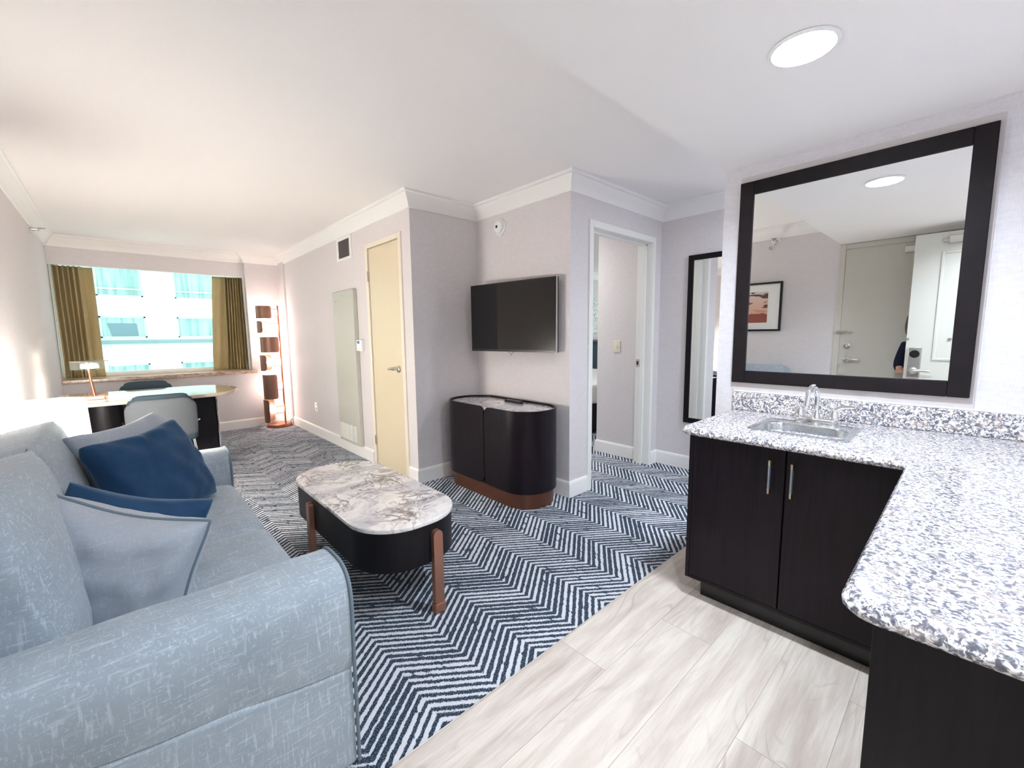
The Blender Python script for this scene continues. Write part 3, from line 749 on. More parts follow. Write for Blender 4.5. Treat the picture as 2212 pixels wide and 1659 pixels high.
# ------------------------------------------------------------------ coffee table
ct = thing('coffee_table', 'oblong coffee table with veined marble top and copper legs', 'table', (.945, 2.19, 0))
TX, TY, HX, HY = .945, 2.20, .255, .595
bm = NB(); softslab(bm, stadium(TX, TY, HX, HY, .225, 10), .43, .452, .006); finish('tabletop', bm, MMARB, ct)
bm = NB(); softslab(bm, stadium(TX, TY, HX-.008, HY-.008, .218, 10), .245, .4305, .004); finish('apron', bm, MDARK2, ct)
def ctleg(px, py, nx, ny):
    tx, ty = -ny, nx
    def P(a, d, z): return (px+tx*a+nx*d, py+ty*a+ny*d, z)
    bm = NB()
    out = [(-.024, .0), (.024, .0), (.024, .375)] + [(.024*math.cos(a), .375+.024*math.sin(a)) for a in (PI*.17, PI*.33, PI*.5, PI*.67, PI*.83)] + [(-.024, .375)]
    A = [bm.verts.new(P(a, -.012, z)) for a, z in out]; B = [bm.verts.new(P(a, .016, z)) for a, z in out]
    bm.faces.new(A); bm.faces.new(B[::-1])
    for i in range(len(out)): bm.faces.new((A[i], A[(i+1) % len(out)], B[(i+1) % len(out)], B[i]))
    l = finish('leg', bm, MCOPDK, ct, 30)
    bm = NB(); c0 = Vector(P(-.028, -.016, 0)); c1 = Vector(P(.028, .022, .045))
    rbox(bm, [min(c0[i], c1[i]) for i in range(3)], [max(c0[i], c1[i]) for i in range(3)], .002); finish('foot_cap', bm, MCOPDK, l)
ctleg(1.0, TY-HY, 0, -1); ctleg(TX-HX, 2.36, -1, 0); ctleg(.89, TY+HY, 0, 1); ctleg(TX+HX, 2.04, 1, 0)

# ------------------------------------------------------------------ media cabinet
mc = thing('media_cabinet', 'black oblong media cabinet on a copper plinth under the television', 'cabinet', (2.255, 2.59, 0))
MX, MY, MHX, MHY = 2.255, 2.595, .225, .535
bm = NB(); prism(bm, stadium(MX, MY, MHX-.02, MHY-.02, .20, 12), .0, .115); finish('plinth', bm, plain('plinth_copper', srgb(134, 90, 72), .34, .9, .5, .06, 20), mc)
bm = NB(); softslab(bm, stadium(MX, MY, MHX-.014, MHY-.014, .205, 12), .112, .70, .003); finish('body', bm, MDARK, mc)
bm = NB(); prism(bm, stadium(MX, MY, MHX-.018, MHY-.018, .20, 12), .699, .716); finish('top', bm, MMARB, mc)
per = stadium(MX, MY, MHX, MHY, .215, 24)
# walk the outline from the seam in the middle of the front (x = MX-MHX)
def outline(off):
    P = stadium(MX, MY, MHX-off, MHY-off, .215-off, 24)
    k = min(range(len(P)), key=lambda i: (abs(P[i][0]-(MX-MHX+off)), abs(P[i][1]-(MY-.3))))
    P = [Vector(p) for p in P[k:]+P[:k]]
    out = []                                                   # dense
    for i in range(len(P)):
        a, b = P[i], P[(i+1) % len(P)]; m = max(1, int((b-a).length/.012))
        for q in range(m): out.append(a+(b-a)*q/m)
    s0 = min(range(len(out)), key=lambda i: abs(out[i].x-(MX-MHX+off))*10+abs(out[i].y-(MY-.065)))
    return out[s0:]+out[:s0]
O0 = outline(0); O1 = outline(.014); NO = len(O0)
def door(sign, count):
    zt, zb, r = .731, .118, .06; bm = NB()
    def at(Ol, i, z):
        j = (sign*i) % len(Ol); return Ol[j]
    F, Bk = [], []
    acc = .0; prev = None
    for i in range(count+1):
        p = O0[(sign*(i)) % NO] if i else O0[0]+(O0[sign % NO]-O0[0]).normalized()*.004
        # nearest on the inner outline
        q = min(O1, key=lambda a: (a-p).length)
        if prev is not None: acc += (p-prev).length
        prev = p; d = acc
        cut = (r-math.sqrt(max(0, r*r-(r-d)**2))) if d < r else 0
        F.append([bm.verts.new((p.x, p.y, z)) for z in (zb+cut, zt-cut)]); Bk.append([bm.verts.new((q.x, q.y, z)) for z in (zb+cut, zt-cut)])
    for i in range(count):
        bm.faces.new((F[i][0], F[i+1][0], F[i+1][1], F[i][1])); bm.faces.new((Bk[i][0], Bk[i][1], Bk[i+1][1], Bk[i+1][0]))
        bm.faces.new((F[i][1], F[i+1][1], Bk[i+1][1], Bk[i][1])); bm.faces.new((F[i][0], Bk[i][0], Bk[i+1][0], F[i+1][0]))
    bm.faces.new((F[0][0], F[0][1], Bk[0][1], Bk[0][0])); bm.faces.new((F[-1][0], Bk[-1][0], Bk[-1][1], F[-1][1]))
    return finish('door', bm, MDARK, mc, 40)
# outline length about 2.6 m, seam at O0[0]; which way round is +y is worked out here
dirn = 1 if O0[6].y > O0[0].y else -1
nA, nB = int(NO*.30), int(NO*.26)
door(dirn, nA); door(-dirn, nB)
bm = NB()                                                       # raised rim around the back of the tray
idx = [(dirn*(nA)+dirn*i) % NO for i in range(0, NO-nA-nB+1)]
F = []
for j in idx:
    p = O0[j]; q = min(O1, key=lambda a: (a-p).length)
    F.append([bm.verts.new((p.x, p.y, .118)), bm.verts.new((p.x, p.y, .731)), bm.verts.new((q.x, q.y, .731)), bm.verts.new((q.x, q.y, .118))])
for a, b in zip(F, F[1:]):
    for k in range(4): bm.faces.new((a[k], a[(k+1) % 4], b[(k+1) % 4], b[k]))
bm.faces.new(F[0]); bm.faces.new(F[-1][::-1]); finish('back_rim', bm, MDARK, mc, 40)
rc = thing('remote_control', 'black remote control lying on the media cabinet', 'remote control', (2.39, 2.56, .716))
bm = NB(); rbox(bm, (2.366, 2.47, .7165), (2.41, 2.66, .736), .006, 3); finish('shell', bm, MBLACK, rc)
bm = NB()
for i in range(7):
    for j in range(3): rbox(bm, (2.371+.0125*j, 2.485+.02*i, .7355), (2.379+.0125*j, 2.496+.02*i, .738), .001)
finish('buttons', bm, plain('button_rubber', srgb(120, 120, 122), .5), rc)

# ------------------------------------------------------------------ television
tv = thing('television', 'flat screen television turned slightly on its wall arm', 'television', (2.405, 2.61, 1.425), math.radians(0))
ta = math.atan2(2.45-2.355, 3.075-2.15)
Mtv = Matrix.Translation((2.403, 2.613, 1.425)) @ Matrix.Rotation(ta, 4, 'Z')
def tvpart(name, bm, m, parent=tv):
    for v in bm.verts: v.co = Mtv @ v.co
    return finish(name, bm, m, parent)
bm = NB(); rbox(bm, (.001, -.465, -.287), (.028, .465, .287), .004); rbox(bm, (.026, -.28, -.2), (.05, .28, .16), .008); tvpart('housing', bm, MBLACK)
bm = NB()
for lo, hi in (((-.003, -.465, -.287), (.002, .465, -.268)), ((-.003, -.465, .279), (.002, .465, .287)), ((-.003, -.465, -.268), (.002, -.457, .279)), ((-.003, .457, -.268), (.002, .465, .279))): rbox(bm, lo, hi, .001)
tvpart('bezel', bm, MBLACK)
bm = NB(); rbox(bm, (-.004, -.4665, -.289), (.012, -.4645, .289), .001); tvpart('edge_trim', bm, MCHROME)
bm = NB(); box(bm, (-.0015, -.457, -.268), (.001, .457, .279)); tvpart('screen', bm, MSCREEN)
bm = NB(); tube(bm, [(.004, -.03, -.287), (.004, 0, -.312), (.004, .03, -.287)], [.004, .008, .004], 8); tvpart('receiver', bm, MCHROME)
bm = NB(); rbox(bm, (XT-.022, 2.50, 1.32), (XT, 2.72, 1.53), .003); rbox(bm, (2.43, 2.58, 1.40), (XT-.01, 2.64, 1.45), .004); finish('wall_arm', bm, MBLACK, tv)

# ------------------------------------------------------------------ small things on the walls
sd = thing('smoke_detector', 'round white smoke detector high above the television', 'smoke detector', (XT, 2.845, 2.197))
bm = NB(); tube(bm, [(XT, 2.845, 2.197), (XT-.012, 2.845, 2.197), (XT-.014, 2.845, 2.197)], [.068, .068, .06], 28); finish('base', bm, MPLAST, sd)
bm = NB(); tube(bm, [(XT-.012, 2.845, 2.197), (XT-.035, 2.845, 2.197), (XT-.046, 2.845, 2.197), (XT-.048, 2.845, 2.197)], [.056, .054, .042, .02], 28); finish('cover', bm, MPLAST, sd)
bm = NB(); tube(bm, [(XT-.046, 2.845, 2.197), (XT-.050, 2.845, 2.197)], .012, 14); finish('sensor', bm, MBLACK, sd)
av = thing('air_vent', 'white framed grey louvred air vent above the closet door', 'air vent', (XD, 4.535, 2.19))
bm = NB()
for lo, hi in (((XD-.012, 4.345, 2.07), (XD, 4.39, 2.307)), ((XD-.012, 4.68, 2.07), (XD, 4.725, 2.307)), ((XD-.012, 4.39, 2.07), (XD, 4.68, 2.10)), ((XD-.012, 4.39, 2.277), (XD, 4.68, 2.307))): rbox(bm, lo, hi, .003)
finish('vent_frame', bm, MWHITE, av)
MLOUV = plain('louvre_grey', srgb(176, 170, 172), .5)
bm = NB(); box(bm, (XD-.002, 4.388, 2.098), (XD, 4.682, 2.279)); finish('backing', bm, plain('vent_dark', srgb(150, 146, 148), .8), av)
for i in range(14):
    bm = NB(); y = 4.40+i*.0205; prism(bm, [(XD-.010, y), (XD-.002, y+.012), (XD-.002, y+.014), (XD-.010, y+.002)], 2.10, 2.277); finish('slat', bm, MLOUV, av, 0)
ap = thing('access_panel', 'tall grey metal panel with a grille at its foot beside the closet door', 'access panel', (XD, 4.56, .12))
MPAN = plain('panel_enamel', srgb(190, 190, 180), .42, 0, .4, .01, 8)
bm = NB(); rbox(bm, (XD-.045, 4.285, .122), (XD, 4.835, 1.755), .006, 2); finish('cover', bm, MPAN, ap)
bm = NB()
for c in range(4):
    y0 = 4.372+.112*c; rbox(bm, (XD-.049, y0, .15), (XD-.044, y0+.008, .33), .001)
    for r_ in range(13): rbox(bm, (XD-.049, y0+.010, .156+.0132*r_), (XD-.044, y0+.102, .163+.0132*r_), .001)
finish('grille', bm, MWHITE, ap)
for y, z in ((4.755, 1.655), (4.56, 1.70), (4.375, 1.655)):
    bm = NB(); tube(bm, [(XD-.044, y, z), (XD-.049, y, z)], .011, 12); finish('screw', bm, MSTEEL, ap)
th = thing('thermostat', 'small white wall thermostat between metal panel and closet door', 'thermostat', (XD, 4.225, 1.185))
bm = NB(); rbox(bm, (XD-.035, 4.165, 1.13), (XD, 4.285, 1.245), .008, 3); finish('case', bm, MPLAST, th)
bm = NB(); rbox(bm, (XD-.037, 4.205, 1.205), (XD-.034, 4.255, 1.232), .001); finish('display', bm, plain('lcd_blue', srgb(84, 100, 170), .2), th)
bm = NB(); rbox(bm, (XD-.038, 4.21, 1.15), (XD-.034, 4.22, 1.16), .001); rbox(bm, (XD-.038, 4.24, 1.15), (XD-.034, 4.25, 1.16), .001); finish('buttons', bm, MPLATE, th)
ol = thing('wall_outlet', 'white power outlet low on the long wall', 'power outlet', (XD, 5.715, .377))
bm = NB(); rbox(bm, (XD-.007, 5.675, .317), (XD, 5.755, .437), .003); finish('plate', bm, MPLAST, ol)
bm = NB()
for z in (.345, .39): rbox(bm, (XD-.010, 5.698, z), (XD-.006, 5.732, z+.03), .003)
finish('socket', bm, plain('socket_grey', srgb(190, 188, 186), .4), ol)
def sprinkler(y, z, label, tagged):
    s = thing('sprinkler', label, 'sprinkler', (XL, y, z), group='fire sprinklers on the left wall')
    bm = NB(); tube(bm, [(XL, y, z), (XL+.006, y, z), (XL+.012, y, z)], [.042, .042, .03], 20); finish('escutcheon', bm, MCHROME, s)
    bm = NB(); tube(bm, [(XL+.01, y, z), (XL+.05, y, z), (XL+.055, y, z)], [.014, .012, .02], 12); rbox(bm, (XL+.06, y-.025, z+.012), (XL+.10, y+.025, z+.016), .001); tube(bm, [(XL+.05, y-.012, z), (XL+.08, y-.012, z+.012)], .003, 6); tube(bm, [(XL+.05, y+.012, z), (XL+.08, y+.012, z+.012)], .003, 6); finish('head', bm, MSTEEL, s)
sprinkler(5.9, 2.285, 'small chrome sprinkler near the window end of the left wall', 0)
sprinkler(1.586, 2.285, 'chrome sprinkler above the dune picture seen in the mirror', 1)
nh = thing('warning_disc', 'small round plastic disc hanging below the sprinkler in the mirror', 'sign', (XL, 1.632, 2.21))
bm = NB(); tube(bm, [(XL, 1.632, 2.213), (XL+.006, 1.632, 2.213)], .03, 20); finish('disc', bm, MPLAST, nh)
bm = NB(); tube(bm, [(XL+.007, 1.632+.018*math.cos(a*PI/8), 2.213+.018*math.sin(a*PI/8)) for a in range(16)], .003, 6, True); tube(bm, [(XL+.007, 1.62, 2.2), (XL+.007, 1.644, 2.226)], .0025, 6); finish('printed_ring', bm, plain('print_grey', srgb(110, 110, 118), .5), nh)

# picture on the left wall, seen only in the mirror
pc = thing('framed_picture', 'black framed print of rust coloured dunes over the sofa', 'picture', (XL, 1.93, 1.56))
PY0, PY1, PZ0, PZ1 = 1.487, 2.37, 1.287, 1.838
bm = NB()
for lo, hi in (((XL, PY0, PZ0), (XL+.028, PY0+.022, PZ1)), ((XL, PY1-.022, PZ0), (XL+.028, PY1, PZ1)), ((XL, PY0+.022, PZ0), (XL+.028, PY1-.022, PZ0+.022)), ((XL, PY0+.022, PZ1-.022), (XL+.028, PY1-.022, PZ1))): rbox(bm, lo, hi, .003)
finish('picture_frame', bm, MBLACK, pc)
bm = NB(); box(bm, (XL, PY0+.02, PZ0+.02), (XL+.012, PY1-.02, PZ1-.02)); finish('mat_board', bm, MWHITE, pc, 0)
k = Mat('dune_print', rough=.5); co = k.co((1, 1, 1)); o = k.sep(co)
zz = k.math('ADD', o[2], k.math('MULTIPLY', k.math('SUBTRACT', k.noise(k.co((1, 5, 2)), 1.6, 2), .5), .10))
streak = k.noise(k.co((1, 5, 26)), 1, 3, .5, .5)
c = k.ramp(k.math('DIVIDE', k.math('SUBTRACT', zz, 1.38), .36), [(.0, srgb(150, 78, 62)), (.26, srgb(142, 72, 58)), (.30, srgb(216, 168, 146)), (.6, srgb(222, 182, 164)), (.95, srgb(214, 202, 194))])
c = k.mix(k.math('MULTIPLY', k.ramp(streak, [(.56, (0, 0, 0)), (.6, (1, 1, 1))]), k.ramp(k.math('SUBTRACT', o[2], 1.0), [(.50, (0, 0, 0)), (.54, (1, 1, 1))])), c, srgb(86, 58, 52))
k.base(c)
bm = NB(); box(bm, (XL+.011, 1.63, 1.385), (XL+.014, 2.235, 1.735)); finish('print', bm, k.m, pc, 0)

# ------------------------------------------------------------------ kitchenette
CT, CB, CF, CE, LE = .853, .817, 1.862, .893, .120      # top, underside, front, far end, peninsula front edge
def counter_outline(ins=0):
    r = .045
    pts = [(XK, CE-ins)]
    cx, cy = CF+ins+.05, CE-ins-.05
    for k in range(7):
        a = PI/2+PI/2*k/6; pts.append((cx+.05*math.cos(a), cy+.05*math.sin(a)))
    rr = .012; 
    pts += [(CF+ins, LE-ins+.012), (CF+ins-.004, LE-ins+.004), (CF+ins-.012, LE-ins)]
    cx, cy = .828+ins+r, LE-ins-r
    for k in range(7):
        a = PI/2+PI/2*k/6; pts.append((cx+r*math.cos(a), cy+r*math.sin(a)))
    pts += [(.828+ins, Y0), (XK, Y0)]
    return pts
cn = thing('countertop', 'speckled grey granite L shaped countertop with bullnose edge', 'countertop', (2.1, .3, CB))
bm = NB()
sink = (2.02, 2.36, .297, .663)
rings = []
edge = [(.018, CB), (.006, CB+.004), (.0, CB+.012), (.0, CB+.020), (.005, CB+.027), (.006, CB+.030), (.012, CT-.001), (.018, CT)]
Rg = loft(bm, [[(p[0], p[1], z) for p in counter_outline(i)] for i, z in edge], cap=False)
bm.faces.new(Rg[0][::-1])
# top face with the sink cut-out
top = Rg[-1]; e_out = [bm.edges.get((top[i], top[(i+1) % len(top)])) for i in range(len(top))]
hv = [bm.verts.new((x, y, CT)) for x, y in stadium((sink[0]+sink[1])/2, (sink[2]+sink[3])/2, (sink[1]-sink[0])/2-.018, (sink[3]-sink[2])/2-.018, .035, 5)]
e_in = [bm.edges.new((hv[i], hv[(i+1) % len(hv)])) for i in range(len(hv))]
bmesh.ops.triangle_fill(bm, use_beauty=True, use_dissolve=False, edges=e_out+e_in)
hb = [bm.verts.new((v.co.x, v.co.y, CB+.002)) for v in hv]
for i in range(len(hv)): bm.faces.new((hv[i], hb[i], hb[(i+1) % len(hv)], hv[(i+1) % len(hv)]))
finish('slab', bm, MGRAN, cn, 30)
bm = NB(); rbox(bm, (2.500, Y0, CT), (XK, CE, .953), .004, 2); finish('backsplash', bm, MGRAN, cn)
bm = NB(); rbox(bm, (2.512, Y0, .953), (XK, CE, .960), .002); finish('caulk_bead', bm, MWHITE, cn)
# the smooth band of wall the mirror hangs on
bm = NB(); box(bm, (2.517, -.02, .96), (XK, .905, 2.09)); S('trim_3', bm, MPANEL, 'smooth plain wall band framing the kitchenette mirror', 'wall trim', 0)

def bar_handle(parent, x, y, z0, z1):
    h = thing_part('handle', parent)
def cab_handle(parent, x, y, z0, z1):
    bm = NB(); tube(bm, [(x-.032, y, z0), (x-.032, y, z1)], .0062, 12); h = finish('handle', bm, MHND, parent)
    for z, s in ((z0, 1), (z1, -1)):
        bm = NB(); tube(bm, [(x-.032, y, z-s*.012), (x-.032, y, z+s*.010)], .0074, 12); tube(bm, [(x-.032, y, z), (x, y, z)], .0042, 10); finish('end_cap', bm, MBRASS, h)
MHND = plain('knurled_steel', (.34, .38, .44, 1), .38, .9, .5, .1, 500)
XF = 1.945
bc = thing('base_cabinet', 'dark wood two door sink cabinet under the granite counter', 'cabinet', (2.2, .48, 0))
bm = NB()
box(bm, (XF+.02, .10, .098), (2.5, .12, CB)); rbox(bm, (XF, .855, .098), (2.5, .874, CB), .002); box(bm, (XF+.02, .10, .098), (2.5, .874, .118)); box(bm, (2.48, .1, .1), (2.5, .87, CB)); box(bm, (XF+.02, .474, .7), (XF+.04, .48, CB)); rbox(bm, (XF+.004, .10, .096), (XF+.03, .874, .114), .002)
finish('carcass', bm, MDARK, bc)
bm = NB(); box(bm, (2.005, .10, 0), (2.02, .82, .098)); box(bm, (2.02, .805, 0), (2.5, .82, .098)); finish('toe_kick', bm, MBLACK, bc)
for y0, y1, hy in ((.4795, .853, .526), (.104, .4745, .447)):
    bm = NB(); rbox(bm, (XF-.002, y0, .118), (XF+.018, y1, CB-.004), .002); d = finish('door', bm, MDARK, bc); cab_handle(d, XF-.002, hy, .632, .748)
pb = thing('peninsula_cabinet', 'dark wood panelled peninsula base under the near counter end', 'cabinet', (1.7, -.2, 0))
bm = NB(); rbox(bm, (1.10, Y0+.002, .0), (XF-.004, .096, CB), .002); finish('panel', bm, MDARK2, pb)
# sink
sk = thing('sink', 'small stainless steel drop in bar sink', 'sink', (2.19, .48, CT))
sx, sy, hx, hy = (sink[0]+sink[1])/2, (sink[2]+sink[3])/2, (sink[1]-sink[0])/2, (sink[3]-sink[2])/2
bm = NB()
prof = [(0, .0005), (0, .004), (.006, .0055), (.016, .0055), (.022, .002)]
rings = [[(x, y, CT+z) for x, y in stadium(sx, sy, hx-i, hy-i, .03, 6)] for i, z in prof]
loft(bm, rings, cap=False); finish('rim', bm, MSINK, sk, 40)
bm = NB(); cxb, hxb = sx-.030, hx-.052
rings = [[(x, y, CT+z) for x, y in stadium(c, sy, a-i, hy-.022-j, max(.02, r), 8)] for c, a, i, j, r, z in ((sx, hx-.022, 0, 0, .03, .002), (cxb, hxb+.004, 0, .004, .05, .001), (cxb, hxb, 0, .008, .06, -.006), (cxb, hxb, .004, .012, .06, -.06), (cxb, hxb, .012, .02, .06, -.11), (cxb, hxb, .035, .045, .05, -.128), (cxb, hxb, .08, .10, .03, -.132))]
R_ = loft(bm, rings, cap=False); bm.faces.new(R_[-1]); finish('basin', bm, MSINK, sk, 40)
bm = NB(); lathe(bm, [(.03, CT-.1315), (.026, CT-.129), (.012, CT-.1305)], (cxb, sy, 0), 18); finish('drain', bm, MCHROME, sk)
fc = thing('faucet', 'chrome gooseneck faucet with two lever handles behind the sink', 'faucet', (2.385, .48, CT))
FXX, FY = 2.39, .478
bm = NB(); softslab(bm, stadium(FXX, FY, .022, .085, .021, 8), CT+.001, CT+.02, .006); finish('base_plate', bm, MSTEEL, fc)
pts = [(FXX, FY, CT+.02), (FXX, FY, CT+.12)] + [(FXX-.05+.05*math.cos(a), FY+.008*(1-math.cos(a)), CT+.12+.055*math.sin(a)) for a in [PI*k/12 for k in range(1, 12)]] + [(FXX-.10, FY+.016, CT+.115), (FXX-.104, FY+.018, CT+.10)]
bm = NB(); tube(bm, pts, [.0105]*2+[.0105]*11+[.0105, .0105], 14); lathe(bm, [(.018, .02), (.017, .03), (.013, .045), (.0115, .06)], (FXX, FY, CT), 18); finish('spout', bm, MCHROME, fc)
bm = NB(); tube(bm, [(FXX-.101, FY+.017, CT+.112), (FXX-.105, FY+.018, CT+.088)], .0125, 14); finish('aerator', bm, MCHROME, fc)
for s in (-1, 1):
    y = FY+s*.066
    bm = NB(); lathe(bm, [(.02, .018), (.021, .03), (.019, .034), (.0175, .05), (.012, .068), (.008, .074)], (FXX, y, CT), 18)
    tip = (FXX-.012, y-s*.0+(-.075 if s < 0 else .022), CT+(.088 if s < 0 else .105))
    mid = (FXX-.004, y+(-.03 if s < 0 else .010), CT+.083)
    tube(bm, [(FXX, y, CT+.062), mid, tip], [.010, .0085, .006], 10); finish('handle', bm, MCHROME, fc)

# ------------------------------------------------------------------ mirrors
def mirror(name, label, xw, y0, y1, z0, z1, fw_, th, loc):
    t = thing(name, label, 'mirror', loc)
    bm = NB(); x0 = xw-th; x1 = xw
    for lo, hi in (((x0, y0, z0), (x1, y0+fw_, z1)), ((x0, y1-fw_, z0), (x1, y1, z1)), ((x0, y0+fw_, z0), (x1, y1-fw_, z0+fw_)), ((x0, y0+fw_, z1-fw_), (x1, y1-fw_, z1))): rbox(bm, lo, hi, .003)
    finish('mirror_frame', bm, MFRAMEDK, t)
    bm = NB(); box(bm, (xw-th*.55, y0+fw_-.004, z0+fw_-.004), (xw-.002, y1-fw_+.004, z1-fw_+.004)); finish('glass', bm, MMIRROR, t, 0)
    return t
mirror('wall_mirror', 'large dark framed mirror above the granite counter', 2.517, -.006, .901, 1.005, 2.057, .066, .022, (2.517, .45, 1.0))
mirror('tall_mirror', 'tall narrow dark framed mirror in the hallway', XH, 1.24, 1.795, .448, 1.965, .046, .022, (XH, 1.52, .45))

# ------------------------------------------------------------------ recessed sink lamp, and unseen lamps elsewhere
def downlight(name, label, x, y, zc, r, strength, col, rec=-.003):
    t = thing(name, label, 'ceiling light', (x, y, zc))
    bm = NB(); lathe(bm, [(r*1.0, 0), (r*1.02, -.001), (r*1.16, -.0015), (r*1.15, -.004), (r*1.03, -.008), (r*.99, -.004)], (x, y, zc), 40, False); finish('trim_ring', bm, MPLAST, t)
    bm = NB(); lathe(bm, [(r*.985, rec), (r*.7, rec-.003), (.001, rec-.004)], (x, y, zc), 40, False); finish('lens', bm, emit(name+'_lens', col, strength), t)
    return t
COOL = (.80, .90, 1.0, 1)
downlight('recessed_light', 'round recessed ceiling light glowing above the sink counter', 1.632, .427, ZS, .082, L_DOWN, COOL, .032)
downlight('entry_fill_light', 'added unseen fill light in the ceiling just inside the room door', .42, -.28, ZS, .075, L_ENTRY_FILL, COOL, .032)  # added lamp out of view, lights the sofa arm and near pillow
downlight('hallway_fill_light', 'added unseen fill light on the hallway ceiling behind the kitchen wall', 3.25, .3, ZC, .08, L_HALL_FILL, COOL)  # added out of sight to lift the hallway wall
downlight('corridor_light', 'round ceiling light in the corridor outside the room door', .4, -1.4, 2.3, .12, L_CORR, (1, .97, .92, 1))
downlight('bedroom_fill_light', 'added unseen fill light on the bedroom ceiling beyond the doorway', 3.3, 3.5, ZC, .12, L_BED_FILL, (1, 1, .95, 1))  # added out of sight, placed to reach the wall with the switch

# table lamp beside the sofa, on its little table
lt = thing('end_table', 'small dark side table at the far end of the sofa', 'table', (-.29, 3.42, 0))
bm = NB(); softslab(bm, stadium(-.27, 3.42, .2, .24, .08, 6), .50, .52, .004); finish('tabletop', bm, MMARB, lt)
bm = NB(); prism(bm, stadium(-.27, 3.42, .17, .21, .07, 6), .40, .50); finish('apron', bm, MDARK2, lt)
for dx, dy in ((-.13, -.17), (.13, -.17), (.13, .17), (-.13, .17)):
    bm = NB(); tube(bm, [(-.27+dx, 3.42+dy, 0), (-.27+dx, 3.42+dy, .4)], .013, 10); finish('leg', bm, MCOPDK, lt)
LX, LY = -.312, 3.5
tl = thing('table_lamp', 'glowing white drum shade lamp behind the sofa', 'lamp', (LX, LY, .52))
def shade_m():
    k = Mat('lamp_shade_linen', srgb(250, 246, 232), .8); k.b.inputs['Emission Color'].default_value = (1, .96, .86, 1); k.b.inputs['Emission Strength'].default_value = E_SHADE
    f = k.noise(k.co((200, 200, 200)), 1, 2); k.base(k.mix(f, srgb(246, 242, 228), srgb(254, 250, 240))); return k.m
bm = NB(); R1, R2, z0, z1 = .160, .152, .690, .938
n = 56
ring = lambda r, z: [(LX+r*math.cos(2*PI*i/n), LY+r*math.sin(2*PI*i/n), z) for i in range(n)]
loft(bm, [ring(R1, z0), ring(R2, z1)], cap=False); sh = finish('lamp_shade', bm, shade_m(), tl)
bm = NB(); loft(bm, [ring(R1-.001, z0), ring(R1-.003, z0), ring(R2-.003, z1), ring(R2-.001, z1)], cap=False); finish('shade_lining', bm, MPLAST, sh)
bm = NB(); lathe(bm, [(.075, .52), (.075, .532), (.02, .54), (.014, .56), (.03, .60), (.034, .63), (.014, .67), (.009, .70)], (LX, LY, 0), 24); finish('base', bm, MCOPPER, tl)
bm = NB(); tube(bm, [(LX-R2+.003, LY, z1-.03), (LX, LY, z1-.045), (LX+R2-.003, LY, z1-.03)], .0025, 6); tube(bm, [(LX, LY-R2+.003, z1-.03), (LX, LY, z1-.045), (LX, LY+R2-.003, z1-.03)], .0025, 6); tube(bm, [(LX, LY, .70), (LX, LY, z1-.045)], .004, 6); finish('harp', bm, MSTEEL, tl)
bm = NB(); sphere(bm, (LX, LY, .80), .035); finish('bulb', bm, emit('warm_bulb', (1, .86, .76, 1), 16), tl)

# floor lamp in the corner
fl = thing('floor_lamp', 'copper floor lamp with six curved shades and globe bulbs in the corner', 'lamp', (1.62, 6.74, 0))
MSHO = plain('shade_bronze', srgb(150, 112, 96), .45, .55, .5, .05)
FLY = 6.74; PXX = 1.715
bm = NB(); softslab(bm, stadium(1.63, 6.74, .155, .15, .145, 14), 0, .045, .006, 3); finish('base', bm, MCOPPER, fl)
bm = NB(); tube(bm, [(PXX, FLY, .04), (PXX, FLY, 1.722)], .011, 12); finish('pole', bm, MCOPPER, fl)
globe_m = emit('globe_bulb', (1, .86, .78, 1), E_GLOBE)
def shade(xc, z0, z1, R, a0, a1, pale):
    """curved shade panel: angles in degrees about the lamp axis, rounded free corners"""
    bm = NB(); n = 40; rc = min(.035, (z1-z0)*.3)
    a0, a1 = math.radians(a0), math.radians(a1); L = R*(a1-a0)
    F, Bk = [], []
    for i in range(n+1):
        a = a0+(a1-a0)*i/n; d = min(i/n, 1-i/n)*L
        cut = rc-math.sqrt(max(0, rc*rc-(rc-d)**2)) if d < rc else 0
        for Q, r_ in ((F, R), (Bk, R-.003)): Q.append([bm.verts.new((xc+r_*math.cos(a), FLY+r_*math.sin(a), z)) for z in (z0+cut, z1-cut)])
    for i in range(n):
        bm.faces.new((F[i][0], F[i+1][0], F[i+1][1], F[i][1])); bm.faces.new((Bk[i][0], Bk[i][1], Bk[i+1][1], Bk[i+1][0]))
        bm.faces.new((F[i][1], F[i+1][1], Bk[i+1][1], Bk[i][1])); bm.faces.new((F[i][0], Bk[i][0], Bk[i+1][0], F[i+1][0]))
    bm.faces.new((F[0][0], F[0][1], Bk[0][1], Bk[0][0])); bm.faces.new((F[-1][0], Bk[-1][0], Bk[-1][1], F[-1][1]))
    s = finish('shade', bm, MSHO, fl, 60)
    zm = (z0+z1)/2
    for dz in (-.055, .055):
        bm = NB(); tube(bm, [(xc+.02, FLY, zm+dz*.75), (PXX, FLY, zm+dz)], .0035, 6); finish('arm', bm, MCOPDK, fl)
    bm = NB(); sphere(bm, (xc+.012, FLY, zm), .044, 20, 12); finish('globe_bulb', bm, globe_m, fl)
shade(1.541, 1.54, 1.71, .100, 165, 318, 0)
shade(1.545, 1.342, 1.503, .100, 60, 236, 1)
shade(1.588, 1.07, 1.283, .120, 165, 320, 0)
shade(1.560, .815, 1.03, .108, 60, 240, 1)
shade(1.563, .41, .755, .100, 165, 310, 0)
shade(1.555, .075, .402, .104, 60, 238, 1)
bm = NB()
tube(bm, [(1.49, 6.80, .02), (1.45, 6.84, .055), (1.42, 6.86, .03), (1.38, 6.88, .008)], .0035, 6)
